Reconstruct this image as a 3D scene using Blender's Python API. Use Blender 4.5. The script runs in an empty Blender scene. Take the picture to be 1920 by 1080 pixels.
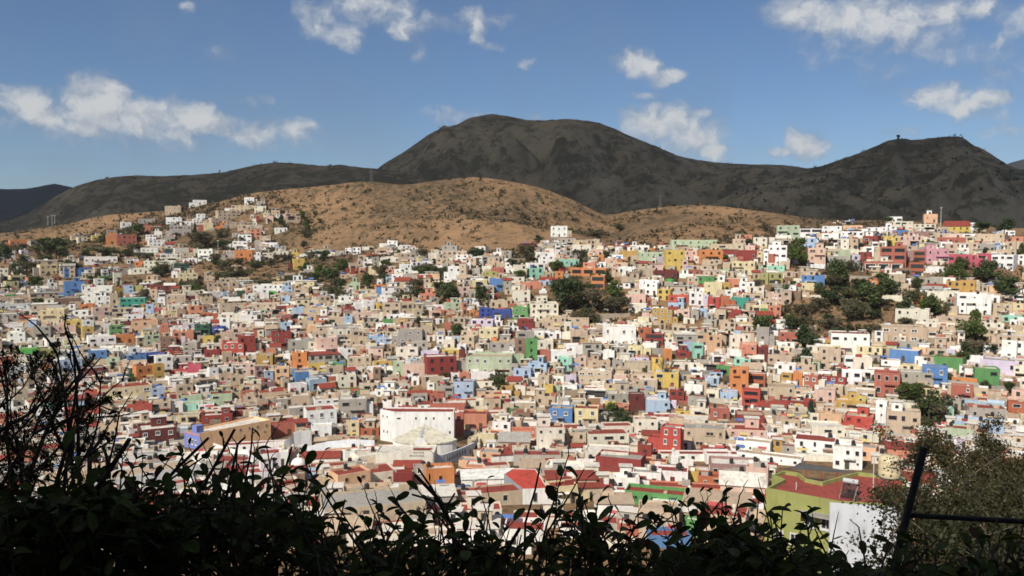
import bpy, math, random
from mathutils import Vector, Matrix, noise
R = math.radians
rnd = random.Random(7)
scene = bpy.context.scene
COL = scene.collection

# ------------------------------------------------------------------ camera
F = 1536.0                       # focal length in photograph pixels (1920 wide)
HORIZON = 440.0                  # eye level in photograph rows
PITCH = math.atan((540 - HORIZON) / F)
cd = bpy.data.cameras.new('camera')
cam = bpy.data.objects.new('camera', cd)
COL.objects.link(cam)
cam.location = (0, 0, 0)
cam.rotation_euler = (R(90) - PITCH, 0, 0)
cd.sensor_width = 36.0
cd.lens = 36.0 * F / 1920.0
cd.clip_start = 0.05
cd.clip_end = 40000
cd.dof.use_dof = True
cd.dof.focus_distance = 2.3
cd.dof.aperture_fstop = cd.lens / 2.6      # aperture about 2.6 mm wide, as on a phone
scene.camera = cam

# ------------------------------------------------------------------ light
SUN_EL, SUN_SIDE = 42.0, 34.0    # sun behind the viewer, a little to the left
S = Vector((-math.sin(R(SUN_SIDE)) * math.cos(R(SUN_EL)), -math.cos(R(SUN_SIDE)) * math.cos(R(SUN_EL)), math.sin(R(SUN_EL))))
sd = bpy.data.lights.new('sun', 'SUN')
sd.energy = 4.2
sd.angle = R(0.53)
sd.color = (1.0, 0.935, 0.83)
sun = bpy.data.objects.new('sun', sd)
COL.objects.link(sun)
sun.rotation_euler = S.to_track_quat('Z', 'Y').to_euler()
scene.view_settings.view_transform = 'Standard'
scene.view_settings.look = 'None'
scene.view_settings.exposure = 0.40
scene.view_settings.gamma = 1.0
scene.cycles.max_bounces = 5
scene.cycles.diffuse_bounces = 3
scene.cycles.glossy_bounces = 2
scene.cycles.transparent_max_bounces = 6
scene.cycles.use_denoising = True

def ray(px, py):
    """direction of a photograph pixel, scaled so that y = 1"""
    dx, du, df = (px - 960) / F, (540 - py) / F, 1.0
    c, s = math.cos(PITCH), math.sin(PITCH)
    y, z = df * c + du * s, -df * s + du * c
    return dx / y, z / y

def P(px, py, Y):
    a, b = ray(px, py)
    return Vector((a * Y, Y, b * Y))

def proj(v):
    c, s = math.cos(PITCH), math.sin(PITCH)
    f, u = v.y * c - v.z * s, v.y * s + v.z * c
    return 960 + F * v.x / f, 540 - F * u / f

# ------------------------------------------------------------------ node helpers
class NT:
    def __init__(self, tree):
        self.t = tree
    def n(self, kind, **kw):
        nd = self.t.nodes.new(kind)
        for k, v in kw.items():
            if k.startswith('i_'):
                nd.inputs[k[2:].replace('_', ' ')].default_value = v
            else:
                setattr(nd, k, v)
        return nd
    def link(self, a, b):
        self.t.links.new(a, b)
    def math(self, op, a, b=None, c=None, clamp=False):
        nd = self.t.nodes.new('ShaderNodeMath'); nd.operation = op; nd.use_clamp = clamp
        for i, v in enumerate((a, b, c)):
            if v is None: continue
            if isinstance(v, (int, float)): nd.inputs[i].default_value = v
            else: self.t.links.new(v, nd.inputs[i])
        return nd.outputs[0]
    def vmath(self, op, a, b=None):
        nd = self.t.nodes.new('ShaderNodeVectorMath'); nd.operation = op
        for i, v in enumerate((a, b)):
            if v is None: continue
            if isinstance(v, (tuple, list)): nd.inputs[i].default_value = v
            else: self.t.links.new(v, nd.inputs[i])
        return nd.outputs['Value' if op in ('DOT_PRODUCT', 'LENGTH') else 'Vector']
    def mix(self, f, a, b, blend='MIX'):
        nd = self.t.nodes.new('ShaderNodeMix'); nd.data_type = 'RGBA'; nd.blend_type = blend
        for s_, v in ((nd.inputs[0], f), (nd.inputs[6], a), (nd.inputs[7], b)):
            if isinstance(v, (int, float)): s_.default_value = v
            elif isinstance(v, (tuple, list)): s_.default_value = tuple(v) + ((1,) if len(v) == 3 else ())
            else: self.t.links.new(v, s_)
        return nd.outputs[2]
    def noise(self, vec, scale, detail=4, rough=0.55, dist=0.0):
        nd = self.t.nodes.new('ShaderNodeTexNoise')
        nd.inputs['Scale'].default_value = scale; nd.inputs['Detail'].default_value = detail
        nd.inputs['Roughness'].default_value = rough; nd.inputs['Distortion'].default_value = dist
        if vec is not None: self.t.links.new(vec, nd.inputs['Vector'])
        return nd.outputs['Fac']
    def ramp(self, f, stops):
        nd = self.t.nodes.new('ShaderNodeValToRGB')
        e = nd.color_ramp.elements
        while len(e) < len(stops): e.new(0.5)
        for el, (p, c) in zip(e, stops):
            el.position = p
            el.color = tuple(c) + (1,) if not isinstance(c, (int, float)) else (c, c, c, 1)
        self.t.links.new(f, nd.inputs[0])
        return nd.outputs[0]
    def smooth(self, v, lo, hi):
        nd = self.t.nodes.new('ShaderNodeMapRange'); nd.interpolation_type = 'SMOOTHSTEP'
        self.t.links.new(v, nd.inputs[0])
        nd.inputs[1].default_value = lo; nd.inputs[2].default_value = hi
        return nd.outputs[0]

# ------------------------------------------------------------------ world: sky with fair-weather clouds
def build_world():
    w = bpy.data.worlds.new('World'); scene.world = w; w.use_nodes = True
    w.cycles.sampling_method = 'MANUAL'; w.cycles.sample_map_resolution = 256
    t = w.node_tree; t.nodes.clear(); N = NT(t)
    sky = N.n('ShaderNodeTexSky', sky_type='NISHITA', sun_disc=False)
    sky.sun_elevation = R(SUN_EL); sky.sun_rotation = R(180 + SUN_SIDE)
    sky.altitude = 2000; sky.air_density = 1.0; sky.dust_density = 0.8; sky.ozone_density = 2.2
    tc = N.n('ShaderNodeTexCoord')
    d = tc.outputs['Generated']
    sp = N.n('ShaderNodeSeparateXYZ'); N.link(d, sp.inputs[0])
    x, y, z = sp.outputs
    az = N.math('ARCTAN2', x, y)
    el = N.math('ARCTAN2', z, N.math('SQRT', N.math('ADD', N.math('MULTIPLY', x, x), N.math('MULTIPLY', y, y))))
    cb = N.n('ShaderNodeCombineXYZ'); N.link(az, cb.inputs[0]); N.link(el, cb.inputs[1])
    uv = cb.outputs[0]
    # domain warp gives the clouds their broken edges
    w1 = N.n('ShaderNodeTexNoise'); N.link(uv, w1.inputs['Vector']); w1.inputs['Scale'].default_value = 26; w1.inputs['Detail'].default_value = 6
    w1.inputs['Roughness'].default_value = 0.6
    off = N.vmath('MULTIPLY', N.vmath('SUBTRACT', w1.outputs['Color'], (0.5, 0.5, 0.5)), (0.050, 0.030, 0))
    uvw = N.vmath('ADD', uv, off)
    blobs = [(55,195,52,32,1),(85,215,65,26,1),(190,182,60,38,1),(205,215,92,42,1),(290,215,74,36,1),(360,218,48,27,1),(400,235,42,24,1),(320,248,62,16,.8),
             (520,243,86,24,.75),(470,250,62,22,.7),(25,218,40,18,.7),(160,236,62,20,.9),
             (600,40,48,34,.75),(645,68,42,22,.7),(700,12,82,34,.8),(760,58,42,20,.7),(850,48,40,12,.6),(890,40,27,26,.8),(895,74,15,14,.75),(942,38,22,14,.75),
             (985,120,22,8,.65),(918,86,22,9,.6),(350,18,16,9,.75),(785,95,14,22,.5),(800,40,26,18,.55),
             (1185,115,42,24,1),(1205,128,36,18,1),(1250,146,34,15,1),
             (1240,235,70,38,1),(1295,258,62,36,1),(1195,225,38,22,.9),(1306,213,24,11,.8),(1335,278,34,22,.9),
             (1505,268,36,22,1),(1462,284,32,11,.8),(1518,285,28,16,.9),
             (1505,22,62,38,.95),(1600,30,112,36,1),(1680,40,86,42,.9),(1710,82,54,32,.75),(1765,28,58,34,.9),(1838,18,36,22,.8),(1866,85,16,12,.6),(1905,40,40,46,.6),
             (1765,178,56,27,1),(1805,200,48,19,1),(1856,185,34,18,.95),(1835,218,62,20,.5),(1890,245,56,18,.45),
             (850,216,64,20,.55),(895,221,40,14,.65),(495,187,40,10,.45),(1690,240,30,9,.5),(1220,178,36,7,.45),(1000,222,16,6,.6),(410,95,40,12,.3),(1640,120,50,14,.35),(1700,100,120,40,.42),(1885,120,62,60,.40),(1640,62,140,56,.45),(540,262,90,24,.42),(300,262,120,22,.45),(70,240,80,22,.5),(1300,290,80,20,.45)]
    field = None
    for (px, py, rx, ry, s) in blobs:
        a, b = ray(px, py)
        ca, ce = math.atan(a), math.atan(b / math.hypot(1, a))
        k = math.cos(ca)
        v = N.vmath('MULTIPLY', N.vmath('SUBTRACT', uvw, (ca, ce, 0)), (F / (rx * k * 1.05), F / (ry * k * 1.05), 0))
        f = N.math('MULTIPLY_ADD', N.vmath('DOT_PRODUCT', v, v), -0.62 * s, s * 0.95)
        field = f if field is None else N.math('SMOOTH_MAX', field, f, 0.25)
    # the same broken cloud cover goes on over the rest of the sky
    inside = N.math('MULTIPLY', N.smooth(N.math('ABSOLUTE', az), 0.78, 0.62), N.smooth(el, 0.40, 0.31))
    gen = N.math('MULTIPLY', N.math('SUBTRACT', N.noise(d, 3.2, 5, 0.55), 0.52), 6.0)
    gen = N.math('SUBTRACT', gen, N.math('MULTIPLY', inside, 3.0))
    gen = N.math('MULTIPLY', gen, N.smooth(el, 0.03, 0.15))
    field = N.math('MAXIMUM', field, gen)
    fine = N.noise(uvw, 34, 7, 0.62)
    fine2 = N.noise(uvw, 95, 5, 0.6)
    dens = N.math('ADD', field, N.math('MULTIPLY', N.math('SUBTRACT', fine, 0.5), 1.35))
    dens = N.math('ADD', dens, N.math('MULTIPLY', N.math('SUBTRACT', fine2, 0.5), 0.16))
    alpha = N.math('MULTIPLY', N.smooth(dens, 0.0, 1.08), 0.93)
    # relief: puffs are brighter on the sunward side
    up = N.vmath('ADD', uvw, (-0.006, 0.012, 0))
    rel = N.math('SUBTRACT', fine, N.noise(up, 34, 7, 0.62))
    lit = N.math('ADD', N.math('MULTIPLY', rel, 1.7), N.smooth(dens, 0.0, 1.15), clamp=True)
    ccol = N.mix(lit, (3.0, 3.6, 4.5), (7.3, 7.4, 7.45))
    skyc = N.mix(1.0, sky.outputs[0], (0.74, 0.84, 0.93), 'MULTIPLY')
    veil = N.math('MULTIPLY', N.smooth(N.noise(uv, 5, 5, 0.6), 0.38, 0.75), 0.35)
    skyc = N.mix(veil, skyc, (2.2, 2.9, 3.9))
    col = N.mix(alpha, skyc, ccol)
    bg = N.n('ShaderNodeBackground'); N.link(col, bg.inputs[0]); bg.inputs[1].default_value = 0.075
    out = N.n('ShaderNodeOutputWorld'); N.link(bg.outputs[0], out.inputs[0])
build_world()

# ------------------------------------------------------------------ materials
def lin(c):
    return tuple((v / 255 / 12.92) if v / 255 <= 0.04045 else ((v / 255 + 0.055) / 1.055) ** 2.4 for v in c)

def new_mat(name):
    m = bpy.data.materials.new(name); m.use_nodes = True
    t = m.node_tree; N = NT(t)
    b = t.nodes['Principled BSDF']
    return m, N, b

def paint_mat(name, source, rough=0.85, stain=0.24, bump=0.15):
    """weathered masonry paint: the colour comes from the object (or a colour attribute), wear from noise in world space"""
    m, N, b = new_mat(name)
    if source == 'object':
        c = N.n('ShaderNodeObjectInfo').outputs['Color']
    else:
        c = N.n('ShaderNodeAttribute', attribute_name='Col').outputs['Color']
    pos = N.n('ShaderNodeNewGeometry').outputs['Position']
    st = N.vmath('MULTIPLY', pos, (1.0, 1.0, 0.16))
    streak = N.noise(st, 1.1, 5, 0.65)
    blot = N.noise(pos, 0.32, 5, 0.6)
    grain = N.noise(pos, 5.0, 3, 0.6)
    k = N.math('MULTIPLY_ADD', N.smooth(streak, 0.42, 0.74), -stain, 1.0)
    k = N.math('MULTIPLY', k, N.math('MULTIPLY_ADD', N.smooth(blot, 0.45, 0.78), -stain * 0.8, 1.03))
    k = N.math('MULTIPLY', k, N.math('MULTIPLY_ADD', grain, 0.22, 0.89))
    cc = N.n('ShaderNodeCombineXYZ')
    for i in range(3): N.link(k, cc.inputs[i])
    wear = N.mix(1.0, c, cc.outputs[0], 'MULTIPLY')
    wear = N.mix(N.math('MULTIPLY', N.smooth(blot, 0.62, 0.74), 0.22), wear, (0.30, 0.25, 0.20))
    N.link(wear, b.inputs['Base Color'])
    b.inputs['Roughness'].default_value = rough
    if bump:
        bp = N.n('ShaderNodeBump'); bp.inputs['Strength'].default_value = bump; bp.inputs['Distance'].default_value = 0.15
        N.link(grain, bp.inputs['Height']); N.link(bp.outputs[0], b.inputs['Normal'])
    return m

def plain_mat(name, col, rough=0.6, metal=0.0, spec=0.5, var=0.2, scale=3.0, usecol=False):
    m, N, b = new_mat(name)
    pos = N.n('ShaderNodeNewGeometry').outputs['Position']
    f = N.math('MULTIPLY_ADD', N.noise(pos, scale, 4), var * 2, 1 - var)
    cc = N.n('ShaderNodeCombineXYZ')
    for i in range(3): N.link(f, cc.inputs[i])
    src = N.n('ShaderNodeObjectInfo').outputs['Color'] if usecol else col
    N.link(N.mix(1.0, src, cc.outputs[0], 'MULTIPLY'), b.inputs['Base Color'])
    b.inputs['Roughness'].default_value = rough; b.inputs['Metallic'].default_value = metal
    b.inputs['Specular IOR Level'].default_value = spec
    return m

def leaf_mat(name, source='object', trans=0.25, rough=0.6, var=0.5, scale=1.2, spec=0.25):
    m, N, b = new_mat(name)
    if source == 'object': c = N.n('ShaderNodeObjectInfo').outputs['Color']
    else: c = N.n('ShaderNodeAttribute', attribute_name='Col').outputs['Color']
    geo = N.n('ShaderNodeNewGeometry')
    f = N.math('MULTIPLY_ADD', N.noise(geo.outputs['Position'], scale, 3), var * 2, 1 - var)
    f = N.math('MULTIPLY', f, N.math('MULTIPLY_ADD', geo.outputs['Random Per Island'], 0.8, 0.6))
    cc = N.n('ShaderNodeCombineXYZ')
    for i in range(3): N.link(f, cc.inputs[i])
    col = N.mix(1.0, c, cc.outputs[0], 'MULTIPLY')
    N.link(col, b.inputs['Base Color'])
    b.inputs['Roughness'].default_value = rough; b.inputs['Specular IOR Level'].default_value = spec
    if trans:
        tr = N.n('ShaderNodeBsdfTranslucent'); N.link(N.mix(1.0, col, (1.0, 1.15, 0.6), 'MULTIPLY'), tr.inputs[0])
        mx = N.n('ShaderNodeMixShader'); mx.inputs[0].default_value = trans
        N.link(b.outputs[0], mx.inputs[1]); N.link(tr.outputs[0], mx.inputs[2])
        out = [n for n in N.t.nodes if n.type == 'OUTPUT_MATERIAL'][0]
        N.link(mx.outputs[0], out.inputs[0])
    return m

def hill_mat(name, soil, soil2, scrub, patch=0.004, spot=0.09, lo=0.52, hi=0.62, amt=0.75):
    m, N, b = new_mat(name)
    pos = N.n('ShaderNodeNewGeometry').outputs['Position']
    a = N.noise(pos, patch, 6, 0.62)
    g = N.noise(pos, patch * 6, 6, 0.65, 0.6)
    s = N.noise(pos, spot, 5, 0.7)
    base = N.mix(N.smooth(a, 0.36, 0.64), soil, soil2)
    base = N.mix(N.math('MULTIPLY', N.smooth(g, 0.45, 0.7), 0.55), base, tuple(v * 0.55 for v in soil2))
    k = N.math('ADD', s, N.math('MULTIPLY', N.math('SUBTRACT', a, 0.5), 0.5))
    base = N.mix(N.math('MULTIPLY', N.smooth(k, lo, hi), amt), base, scrub)
    f = N.math('MULTIPLY_ADD', N.noise(pos, spot * 6, 4, 0.7), 0.6, 0.7)
    cc = N.n('ShaderNodeCombineXYZ')
    for i in range(3): N.link(f, cc.inputs[i])
    N.link(N.mix(1.0, base, cc.outputs[0], 'MULTIPLY'), b.inputs['Base Color'])
    b.inputs['Roughness'].default_value = 0.95; b.inputs['Specular IOR Level'].default_value = 0.1
    bp = N.n('ShaderNodeBump'); bp.inputs['Strength'].default_value = 0.6; bp.inputs['Distance'].default_value = 2.0
    N.link(N.noise(pos, spot * 1.5, 6, 0.7), bp.inputs['Height']); N.link(bp.outputs[0], b.inputs['Normal'])
    return m

M = {}
M['wall'] = paint_mat('weathered_paint', 'object')
M['roof'] = paint_mat('weathered_roof', 'object', 0.8, 0.45, 0.2)
M['mass'] = paint_mat('weathered_paint_varied', 'attr', 0.85, 0.26, 0.12)
M['trim'] = plain_mat('painted_trim', None, 0.7, usecol=True, var=0.12)
M['glass'] = plain_mat('window_glass', (0.022, 0.025, 0.03), 0.18, spec=0.5, var=0.4, scale=0.7)
M['door'] = plain_mat('door_paint', None, 0.55, usecol=True, var=0.2)
M['leaf'] = leaf_mat('foliage')
M['leafattr'] = leaf_mat('foliage_varied', 'attr')
M['bark'] = plain_mat('bark', (0.10, 0.075, 0.055), 0.9, var=0.4, scale=6)
M['nearleaf'] = leaf_mat('glossy_leaf', 'object', 0.22, 0.55, 0.3, 40.0, 0.12)
M['twig'] = plain_mat('dark_twig', (0.035, 0.027, 0.020), 0.85, var=0.4, scale=60)
M['plastic'] = plain_mat('tank_plastic', None, 0.55, usecol=True, var=0.15)
M['metal'] = plain_mat('dull_metal', None, 0.6, metal=0.0, spec=0.2, usecol=True, var=0.25, scale=20)
M['hill'] = hill_mat('dry_hillside', (0.258, 0.160, 0.088), (0.165, 0.106, 0.062), (0.055, 0.048, 0.029), 0.010, 0.22, 0.50, 0.60, 0.75)
M['mountain'] = hill_mat('scrub_mountain', (0.325, 0.262, 0.170), (0.215, 0.176, 0.118), (0.066, 0.064, 0.040), 0.0036, 0.030, 0.44, 0.60, 0.8)
M['far'] = hill_mat('far_mountain', (0.06, 0.062, 0.065), (0.045, 0.047, 0.052), (0.03, 0.033, 0.038), 0.0015, 0.01)
M['soil'] = hill_mat('dark_soil', (0.10, 0.075, 0.05), (0.07, 0.055, 0.04), (0.03, 0.035, 0.02), 0.3, 4.0)  # dark brown soil of the terrace

# ------------------------------------------------------------------ geometry helpers
class Geo:
    def __init__(self):
        self.v, self.f, self.m, self.c = [], [], [], []
    def add(self, vs, fs, mi=0, col=None, mat=None):
        o = len(self.v)
        self.v.extend([tuple(mat @ Vector(p)) for p in vs] if mat is not None else [tuple(p) for p in vs])
        for f in fs:
            self.f.append(tuple(i + o for i in f)); self.m.append(mi); self.c.append(col)
    def box(self, x0, x1, y0, y1, z0, z1, mi=0, col=None, mat=None, bottom=True):
        vs = [(x0, y0, z0), (x1, y0, z0), (x1, y1, z0), (x0, y1, z0), (x0, y0, z1), (x1, y0, z1), (x1, y1, z1), (x0, y1, z1)]
        fs = [(0, 1, 5, 4), (1, 2, 6, 5), (2, 3, 7, 6), (3, 0, 4, 7), (4, 5, 6, 7)]
        if bottom: fs.append((3, 2, 1, 0))
        self.add(vs, fs, mi, col, mat)
    def tube(self, pts, rad, sides=5, mi=0, col=None, cap=True):
        pts = [Vector(p) for p in pts]
        vs, fs = [], []
        for i, p in enumerate(pts):
            d = (pts[min(i + 1, len(pts) - 1)] - pts[max(i - 1, 0)])
            if d.length < 1e-9: d = Vector((0, 0, 1))
            d.normalize()
            a = d.cross(Vector((0.31, 0.87, 0.38))); a.normalize(); b = d.cross(a)
            r = rad[i] if isinstance(rad, (list, tuple)) else rad
            for k in range(sides):
                t = 2 * math.pi * k / sides
                vs.append(p + a * (r * math.cos(t)) + b * (r * math.sin(t)))
        for i in range(len(pts) - 1):
            for k in range(sides):
                fs.append((i * sides + k, i * sides + (k + 1) % sides, (i + 1) * sides + (k + 1) % sides, (i + 1) * sides + k))
        if cap:
            fs.append(tuple(range(sides))[::-1]); fs.append(tuple((len(pts) - 1) * sides + k for k in range(sides)))
        self.add(vs, fs, mi, col)
    def lathe(self, prof, sides=14, mi=0, col=None, origin=(0, 0, 0)):
        ox, oy, oz = origin
        vs, fs = [], []
        for (r, z) in prof:
            for k in range(sides):
                t = 2 * math.pi * k / sides
                vs.append((ox + r * math.cos(t), oy + r * math.sin(t), oz + z))
        for i in range(len(prof) - 1):
            for k in range(sides):
                fs.append((i * sides + k, i * sides + (k + 1) % sides, (i + 1) * sides + (k + 1) % sides, (i + 1) * sides + k))
        fs.append(tuple((len(prof) - 1) * sides + k for k in range(sides)))
        self.add(vs, fs, mi, col)
    def mesh(self, name, mats, smooth=False):
        me = bpy.data.meshes.new(name)
        me.from_pydata(self.v, [], self.f)
        for m in mats: me.materials.append(m)
        if len(mats) > 1: me.polygons.foreach_set('material_index', self.m)
        if self.c and self.c[0] is not None:
            at = me.color_attributes.new('Col', 'FLOAT_COLOR', 'CORNER')
            buf = []
            for f, c in zip(self.f, self.c):
                buf.extend((c[0], c[1], c[2], 1.0) * len(f))
            at.data.foreach_set('color', buf)
        if smooth: me.polygons.foreach_set('use_smooth', [True] * len(me.polygons))
        me.update()
        return me

def obj(name, data, parent=None, col=None, loc=None, rz=None, scale=None):
    o = bpy.data.objects.new(name, data)
    COL.objects.link(o)
    if parent is not None: o.parent = parent
    if col is not None: o.color = (col[0], col[1], col[2], 1)
    if loc is not None: o.location = loc
    if rz is not None: o.rotation_euler = (0, 0, rz)
    if scale is not None: o.scale = scale
    return o

def tag(o, label, cat, group=None):
    o['label'] = label; o['category'] = cat
    if group: o['group'] = group
    return o

def interp(tab, x):
    if x <= tab[0][0]: return tab[0][1]
    for (a, va), (b, vb) in zip(tab, tab[1:]):
        if x <= b:
            t = (x - a) / (b - a)
            return va + (vb - va) * t
    return tab[-1][1]

def sinterp(tab, x):
    """smooth (Catmull-Rom) interpolation through the table"""
    if x <= tab[0][0]: return tab[0][1]
    if x >= tab[-1][0]: return tab[-1][1]
    for i in range(len(tab) - 1):
        if x <= tab[i + 1][0]:
            (x0, y0), (x1, y1) = tab[i], tab[i + 1]
            t = (x - x0) / (x1 - x0)
            m0 = (y1 - tab[i - 1][1]) / (x1 - tab[i - 1][0]) if i > 0 else (y1 - y0) / (x1 - x0)
            m1 = (tab[i + 2][1] - y0) / (tab[i + 2][0] - x0) if i + 2 < len(tab) else (y1 - y0) / (x1 - x0)
            h = x1 - x0
            return (2*t**3 - 3*t**2 + 1) * y0 + (t**3 - 2*t**2 + t) * h * m0 + (-2*t**3 + 3*t**2) * y1 + (t**3 - t**2) * h * m1

# ------------------------------------------------------------------ terrain
# rows of the photograph against distance on the ground, for five columns; the near slope first
NEAR = [(2400, 1.25), (1700, 2.0), (1361, 4.0), (1285, 8.0), (1208, 14.0), (1177, 25.0), (1131, 60.0)]
ROWS = [1080, 950, 880, 820, 760, 700, 650, 600, 550, 500, 460]
COLS = [(0,    [120, 170, 215, 262, 300, 335, 370, 415, 480, 570, 680]),
        (480,  [120, 170, 215, 262, 298, 330, 360, 400, 465, 560, 640]),
        (960,  [120, 170, 215, 262, 295, 322, 343, 365, 392, 430, 520]),
        (1440, [120, 170, 215, 258, 288, 312, 330, 350, 372, 400, 425]),
        (1920, [120, 165, 205, 245, 275, 298, 318, 338, 362, 392, 420])]
RIDGE_ROW = [(-1500, 480), (-600, 462), (0, 437), (120, 420), (200, 404), (300, 396), (380, 384), (480, 362), (590, 350), (690, 340), (760, 346), (830, 337), (900, 333),
             (1000, 350), (1080, 378), (1135, 403), (1190, 394), (1240, 388), (1330, 384), (1450, 399), (1550, 412), (1700, 414), (1920, 428), (2600, 440), (3500, 470)]
RIDGE_Y = [(-1500, 880), (0, 800), (300, 775), (480, 745), (690, 705), (900, 695), (1000, 695), (1135, 705), (1240, 640), (1330, 620), (1450, 590), (1550, 560), (1700, 545), (1920, 535), (3500, 560)]

# column -> uppermost row with houses
TOWN_TOP = [(-200, 470), (0, 462), (100, 462), (165, 448), (230, 432), (300, 418), (370, 398), (450, 384), (500, 384), (540, 412), (575, 452), (620, 478), (660, 476), (740, 464), (790, 476), (900, 486),
            (980, 474), (1030, 456), (1110, 460), (1180, 470), (1300, 470), (1400, 462), (1460, 452), (1560, 446), (1680, 436), (1780, 440), (1850, 455), (1920, 462), (2100, 470)]

def column(px):
    q = min(max(px, 0), 1920)
    pts = list(NEAR)
    for i in range(4):
        if q <= COLS[i + 1][0]: break
    a, b = COLS[i], COLS[i + 1]
    t = (q - a[0]) / (b[0] - a[0]); t = t * t * (3 - 2 * t)
    for r, ya, yb in zip(ROWS, a[1], b[1]):
        pts.append((r, ya + (yb - ya) * t))
    pts.append((sinterp(RIDGE_ROW, px), interp(RIDGE_Y, px)))
    return pts

_colcache = {}
def ground_Y(px, row):
    k = round(px / 4)
    tab = _colcache.get(k)
    if tab is None:
        tab = _colcache[k] = column(k * 4)
    if row >= tab[0][0]: return tab[0][1]
    for (r0, y0), (r1, y1) in zip(tab, tab[1:]):
        if row >= r1:
            t = (r0 - row) / (r0 - r1)
            return y0 + (y1 - y0) * t
    return tab[-1][1]

def relief(p, px, yr):
    """small unevenness of the ground; erosion gullies above the uppermost houses"""
    if p.y < 30: return 0.0
    k = min(1.0, (p.y - 30) / 300)
    dz = k * 0.7 * noise.fractal(p * 0.02, 1.0, 2.0, 4)
    row = proj(p)[1]
    h = min(1.0, max(0.0, (interp(TOWN_TOP, px) - 2 - row) / 26)) * min(1.0, max(0.0, (yr - p.y) / 40))
    if h > 0:
        q = Vector((p.x, p.y, 0))
        dz += h * (8.0 * (noise.ridged_multi_fractal(q * 0.009, 1.0, 2.1, 4, 1.0, 2.0) - 1.0) + 1.2 * noise.fractal(q * 0.06, 1.0, 2.0, 3))
    return dz

def G(px, row):
    """point on the ground seen at a photograph pixel"""
    p = P(px, row, ground_Y(px, row))
    return p + Vector((0, 0, relief(p, px, interp(RIDGE_Y, px))))

def row_at(px, Y):
    k = round(px / 4)
    tab = _colcache.get(k)
    if tab is None: tab = _colcache[k] = column(k * 4)
    for (r0, y0), (r1, y1) in zip(tab, tab[1:]):
        if Y <= y1:
            return r0 + (r1 - r0) * (Y - y0) / (y1 - y0)
    return tab[-1][0]

def build_terrain():
    g = Geo()
    pxs = list(range(-2600, -400, 200)) + list(range(-400, 2320, 16)) + list(range(2320, 4600, 200))
    nc = len(pxs); nr = 0
    cols = []
    for px in pxs:
        tab = column(px); pts = []
        for si, ((r0, y0), (r1, y1)) in enumerate(zip(tab, tab[1:])):
            n = 3 if si < len(NEAR) else (22 if si == len(tab) - 2 else 6)
            for k in range(n):
                t = k / n; row = r0 + (r1 - r0) * t
                if y0 < 10:
                    t = (y0 + (y1 - y0) * t); zz = None
                    za, zb = ray(px, r0)[1] * y0, ray(px, r1)[1] * y1
                    f = (t - y0) / (y1 - y0)
                    pts.append(Vector((ray(px, r0)[0] * t, t, za + (zb - za) * f)))
                else:
                    pts.append(P(px, row, y0 + (y1 - y0) * t))
        top = P(px, tab[-1][0], tab[-1][1]); pts.append(top)
        sl = (px - 960) / F
        for dy, dz in ((12, -0.5), (40, -5), (110, -26), (260, -80), (420, -140)):
            Y = top.y + dy
            pts.append(Vector((sl * Y, Y, top.z + dz)))
        out = [p + Vector((0, 0, relief(p, px, tab[-1][1]))) for p in pts]
        cols.append(out); nr = len(out)
    for c in cols: g.v.extend(tuple(p) for p in c)
    for i in range(nc - 1):
        for j in range(nr - 1):
            a = i * nr + j
            g.f.append((a, a + nr, a + nr + 1, a + 1)); g.m.append(0); g.c.append(None)
    o = obj('terrain', g.mesh('terrain', [M['hill']], True)); o['kind'] = 'structure'
    o['label'] = 'dry ochre hillside and valley under the town'
    return o

def build_mountain(name, ridge, yr, foot, mat, label, px0, px1, rough=1.0, back=0.35, scrubby=True):
    """a mountain: ridge line at its own distance, front slope with gullies and spurs down to the foot, back slope behind"""
    g = Geo(); step = 8
    pxs = [px0 + step * i for i in range(int((px1 - px0) / step) + 1)]
    NF, NB = 46, 8
    for px in pxs:
        row = sinterp(ridge, px); Yr = interp(yr, px) if isinstance(yr, list) else yr
        top = P(px, row, Yr); sl = (px - 960) / F
        Yf = Yr * foot; zf = -70.0
        for j in range(NF + 1):
            t = j / NF
            Y = Yf + (Yr - Yf) * t
            prof = t ** 1.25 * 0.55 + t * 0.45
            z = zf + (top.z - zf) * prof
            q = Vector((sl * Y, Y, 0))
            amp = (top.z - zf) * 0.40 * rough * math.sin(math.pi * min(1, t * 1.02)) ** 0.8
            rg = noise.ridged_multi_fractal(q * (7.0 / Yr), 1.0, 2.1, 5, 1.0, 2.0) - 1.0
            z += amp * rg * 0.6 + amp * 0.35 * noise.fractal(q * (20.0 / Yr), 1.0, 2.0, 4)
            g.v.append((q.x, Y, z + (top.z - zf) * 0.006 * noise.fractal(q * (140.0 / Yr), 0.8, 2.0, 3)))
        for j in range(1, NB + 1):
            t = j / NB; Y = Yr * (1 + back * t)
            g.v.append((sl * Y, Y, top.z + (zf - 40 - top.z) * t))
    nr = NF + 1 + NB
    for i in range(len(pxs) - 1):
        for j in range(nr - 1):
            a = i * nr + j
            g.f.append((a, a + nr, a + nr + 1, a + 1)); g.m.append(0); g.c.append(None)
    o = obj(name, g.mesh(name, [mat], True)); o['kind'] = 'structure'; o['label'] = label
    return o

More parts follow.
